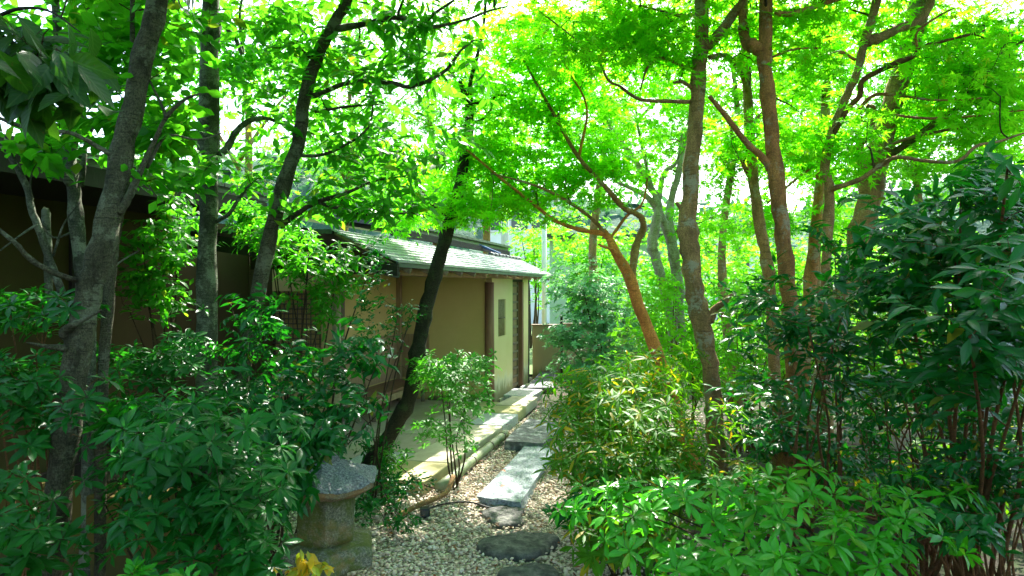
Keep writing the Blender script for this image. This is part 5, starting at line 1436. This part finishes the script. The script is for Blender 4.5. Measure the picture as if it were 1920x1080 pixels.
shrub('oval_leaved_shrub', 'dark shrub with smooth oval leaves hanging beside the stone lantern', (500, 3.9), 13,
      [(560, 700, 3.9, 140, 70, .4, 50), (630, 770, 3.8, 80, 70, .35, 34), (510, 790, 3.6, 80, 90, .3, 36), (560, 870, 3.2, 60, 60, .15, 26), (480, 640, 4.2, 80, 70, .3, 26), (640, 650, 4.0, 90, 50, .3, 24), (590, 815, 3.25, 50, 30, .10, 16), (505, 910, 3.1, 55, 60, .15, 18), (470, 560, 4.4, 60, 50, .3, 14)],
      ('alt', 6, .12, .088, .45, .8, .4), M_CAM, T_CAM, B_TWIG, stem_r=.010, dens=1.7)
shrub('evergreen_sapling', 'pale green sapling in front of the tea house wall', (330, 5.6), 6,
      [(310, 450, 5.5, 90, 50, .4, 40), (340, 400, 5.6, 60, 40, .3, 16), (270, 500, 5.5, 60, 50, .2, 26), (320, 560, 5.4, 70, 40, .2, 14)],
      ('alt', 7, .2, .095, .35, .8, .4), M_OAK, T_OVAL, B_TWIG, stem_r=.014)
shrub('evergreen_sapling', 'leafy sapling hiding the top of the lattice window', (560, 5.7), 9,
      [(500, 430, 5.7, 60, 40, .3, 46), (560, 480, 5.6, 70, 50, .4, 46), (640, 500, 5.6, 60, 40, .3, 34), (460, 400, 5.7, 40, 30, .3, 20), (600, 560, 5.5, 60, 50, .3, 18)],
      ('whorl', 6, .085, .0, 3, .6), M_OAK, T_PIE, B_TWIG, stem_r=.014)
shrub('wispy_sapling', 'thin wispy sapling in front of the bench alcove', (690, 5.3), 4,
      [(705, 480, 5.3, 16, 50, .1, 18), (700, 620, 5.3, 60, 50, .2, 22), (760, 580, 5.3, 40, 20, .2, 8), (690, 560, 5.3, 30, 30, .1, 10)],
      ('alt', 7, .14, .05, .3, .8, .4), M_CAM, T_OVAL, B_TWIG, stem_r=.009, rmax=.005)
shrub('yellow_sprig', 'sprig with a yellow sun spot on its leaves at the bottom edge by the lantern', (590, 2.75), 3,
      [(590, 1055, 2.7, 28, 22, .08, 4), (550, 1066, 2.7, 22, 12, .05, 2)],
      ('alt', 5, .06, .06, .5, .8, .5), M_SUNSPOT, T_OVAL, B_GREEN, stem_r=.004, rmax=.003)
shrub('corner_sprout', 'fresh green sprout poking up at the bottom edge left of the lantern', (260, 2.3), 2,
      [(255, 1075, 2.2, 20, 8, .04, 2), (340, 1085, 2.2, 15, 6, .04, 1)],
      ('whorl', 6, .06, .5, 3, .4), M_PIEB, T_PIE, B_GREEN, stem_r=.005)
shrub('ground_creeper', 'low dark creeper on the gravel at the foot of the mossy trunk', (735, 5.0), 7,
      [(740, 900, 5.2, 60, 30, .3, 34), (700, 940, 4.9, 50, 30, .3, 34), (760, 980, 4.8, 50, 15, .3, 22), (710, 860, 5.6, 40, 30, .2, 14), (690, 830, 5.9, 40, 20, .2, 14)],
      ('alt', 6, .10, .05, .2, .8, .5), M_CAM, T_OVAL, B_TWIG, stem_r=.005, rmax=.003)
bs = MB().tube(catmull(np.array([P(735, 985, 4.95), P(752, 965, 5.0), P(790, 945, 5.15), P(835, 925, 5.4), P(850, 893, 5.65)]), 5), [.02] * 21, 8, jitter=.05).build('bent_stem', B_BROWN, None, smooth=True)
tag(bs, 'bent brown stem lying low over the end of the bamboo pole', 'plant stem')

# sunlit bushes and trees beyond the garden
far = [(1100, 15, 470, 90, 60, 1.0, 130), (1250, 15, 500, 110, 60, 1.0, 150), (1400, 14, 520, 110, 60, 1.0, 150), (1550, 15, 500, 110, 60, 1.0, 150), (1690, 14, 540, 120, 80, 1.0, 150),
       (1830, 14, 560, 110, 80, 1.0, 170), (1930, 15, 480, 100, 90, 1.0, 110), (1330, 19, 440, 120, 60, 1.3, 150), (1620, 20, 430, 120, 60, 1.3, 150), (1000, 19, 450, 60, 50, 1.0, 90),
       (1480, 12, 640, 120, 60, .8, 130), (1640, 11.5, 680, 120, 60, .8, 130), (1860, 11, 680, 120, 60, .8, 130), (1300, 12, 640, 90, 60, .8, 100)]
names = ['directly beyond the arbour roof end', 'beyond the silvery maple', 'beyond the smooth knotted trunk', 'beyond the crooked tree', 'beyond the leaning trunk', 'behind the big camellia',
         'behind the camellia at the right edge', 'far behind the silvery maple', 'far behind the crooked tree', 'between the white post and the utility pole', 'low behind the middle camellia',
         'low behind the leaning trunk foot', 'low behind the big camellia stems', 'low behind the orange maple foot']
for (px, d, py, rx, ry, rd, n), nm in zip(far, names):
    shrub('sunlit_bush', 'sunlit yellow green bush ' + nm, (px, d), 5,
          [(px, py, d, rx, ry, rd, n), (px + rng.uniform(-30, 30), py + 60, d, rx * .9, ry, rd, int(n * .6))],
          ('alt', 7, .34, .15, .3, .8, .5), M_BGA, T_OVAL, B_TWIG, group='sunlit bushes beyond the garden', single=0, stem_r=.03, rmax=.02)

# a few fallen leaves lie on the stones and gravel
fl = [((905, 968), .02, M_RED, 'red fallen leaf on the gravel left of the small stepping stone'), ((940, 884), .125, M_DEAD, 'brown curled leaf on the long pale slab, farther from the gravel edge'),
      ((938, 916), .125, M_DEAD, 'brown curled leaf near the front end of the long pale slab'), ((905, 1015), .03, M_RED, 'dull red fallen leaf beside the wide stepping stone'),
      ((955, 800), .17, M_DEAD, 'small brown leaf beside the dark blotched slab'), ((948, 795), .05, M_RED, 'red leaf between the kerb and the blotched slab')]
for (q, z_, m_, lab) in fl:
    d = F * (CAM - z_) / (q[1] - 540)
    p = P(q[0], q[1], d)
    o = bpy.data.objects.new('fallen_leaf', leaf_mesh(T_OVAL, 1, m_))
    o.location = Vector(p) + Vector((0, 0, .012)); o.scale = (.065, .065, .065); o.rotation_euler = (.25, .1, rng.uniform(0, 6))
    COL.objects.link(o)
    tag(o, lab, 'fallen leaf', 'fallen leaves')
n = 1700
t = rng.uniform(-6.8, 2.6, n); s = np.where(rng.random(n) < .65, rng.uniform(.68, 2.4, n), rng.uniform(-3, 3.5, n))
t2 = rng.uniform(.3, 2.4, 260); s2 = rng.uniform(.1, 1.6, 260)
t = np.concatenate([t, t2]); s = np.concatenate([s, s2])
lp = O[None] + U[None] * t[:, None] + W[None] * s[:, None]
ok = ~((t > -4.1) & (t < .3) & (s < .68))
lp = lp[ok]; lp[:, 2] = rng.uniform(.03, .05, len(lp))
dd_ = rng.standard_normal((len(lp), 3)); dd_[:, 2] *= .2
stuff(bake('leaf_litter', T_SMALL, frames(dd_, np.array([0, 0, 1.0]) + rng.standard_normal((len(lp), 3)) * .3), lp, rng.uniform(.022, .05, len(lp)), M_DEAD))
print('LEAVES single', LEAF_TOTAL, 'tris', sum(len(m.loops) - 2 * len(m.polygons) for m in bpy.data.meshes), 'objects', len(bpy.data.objects))
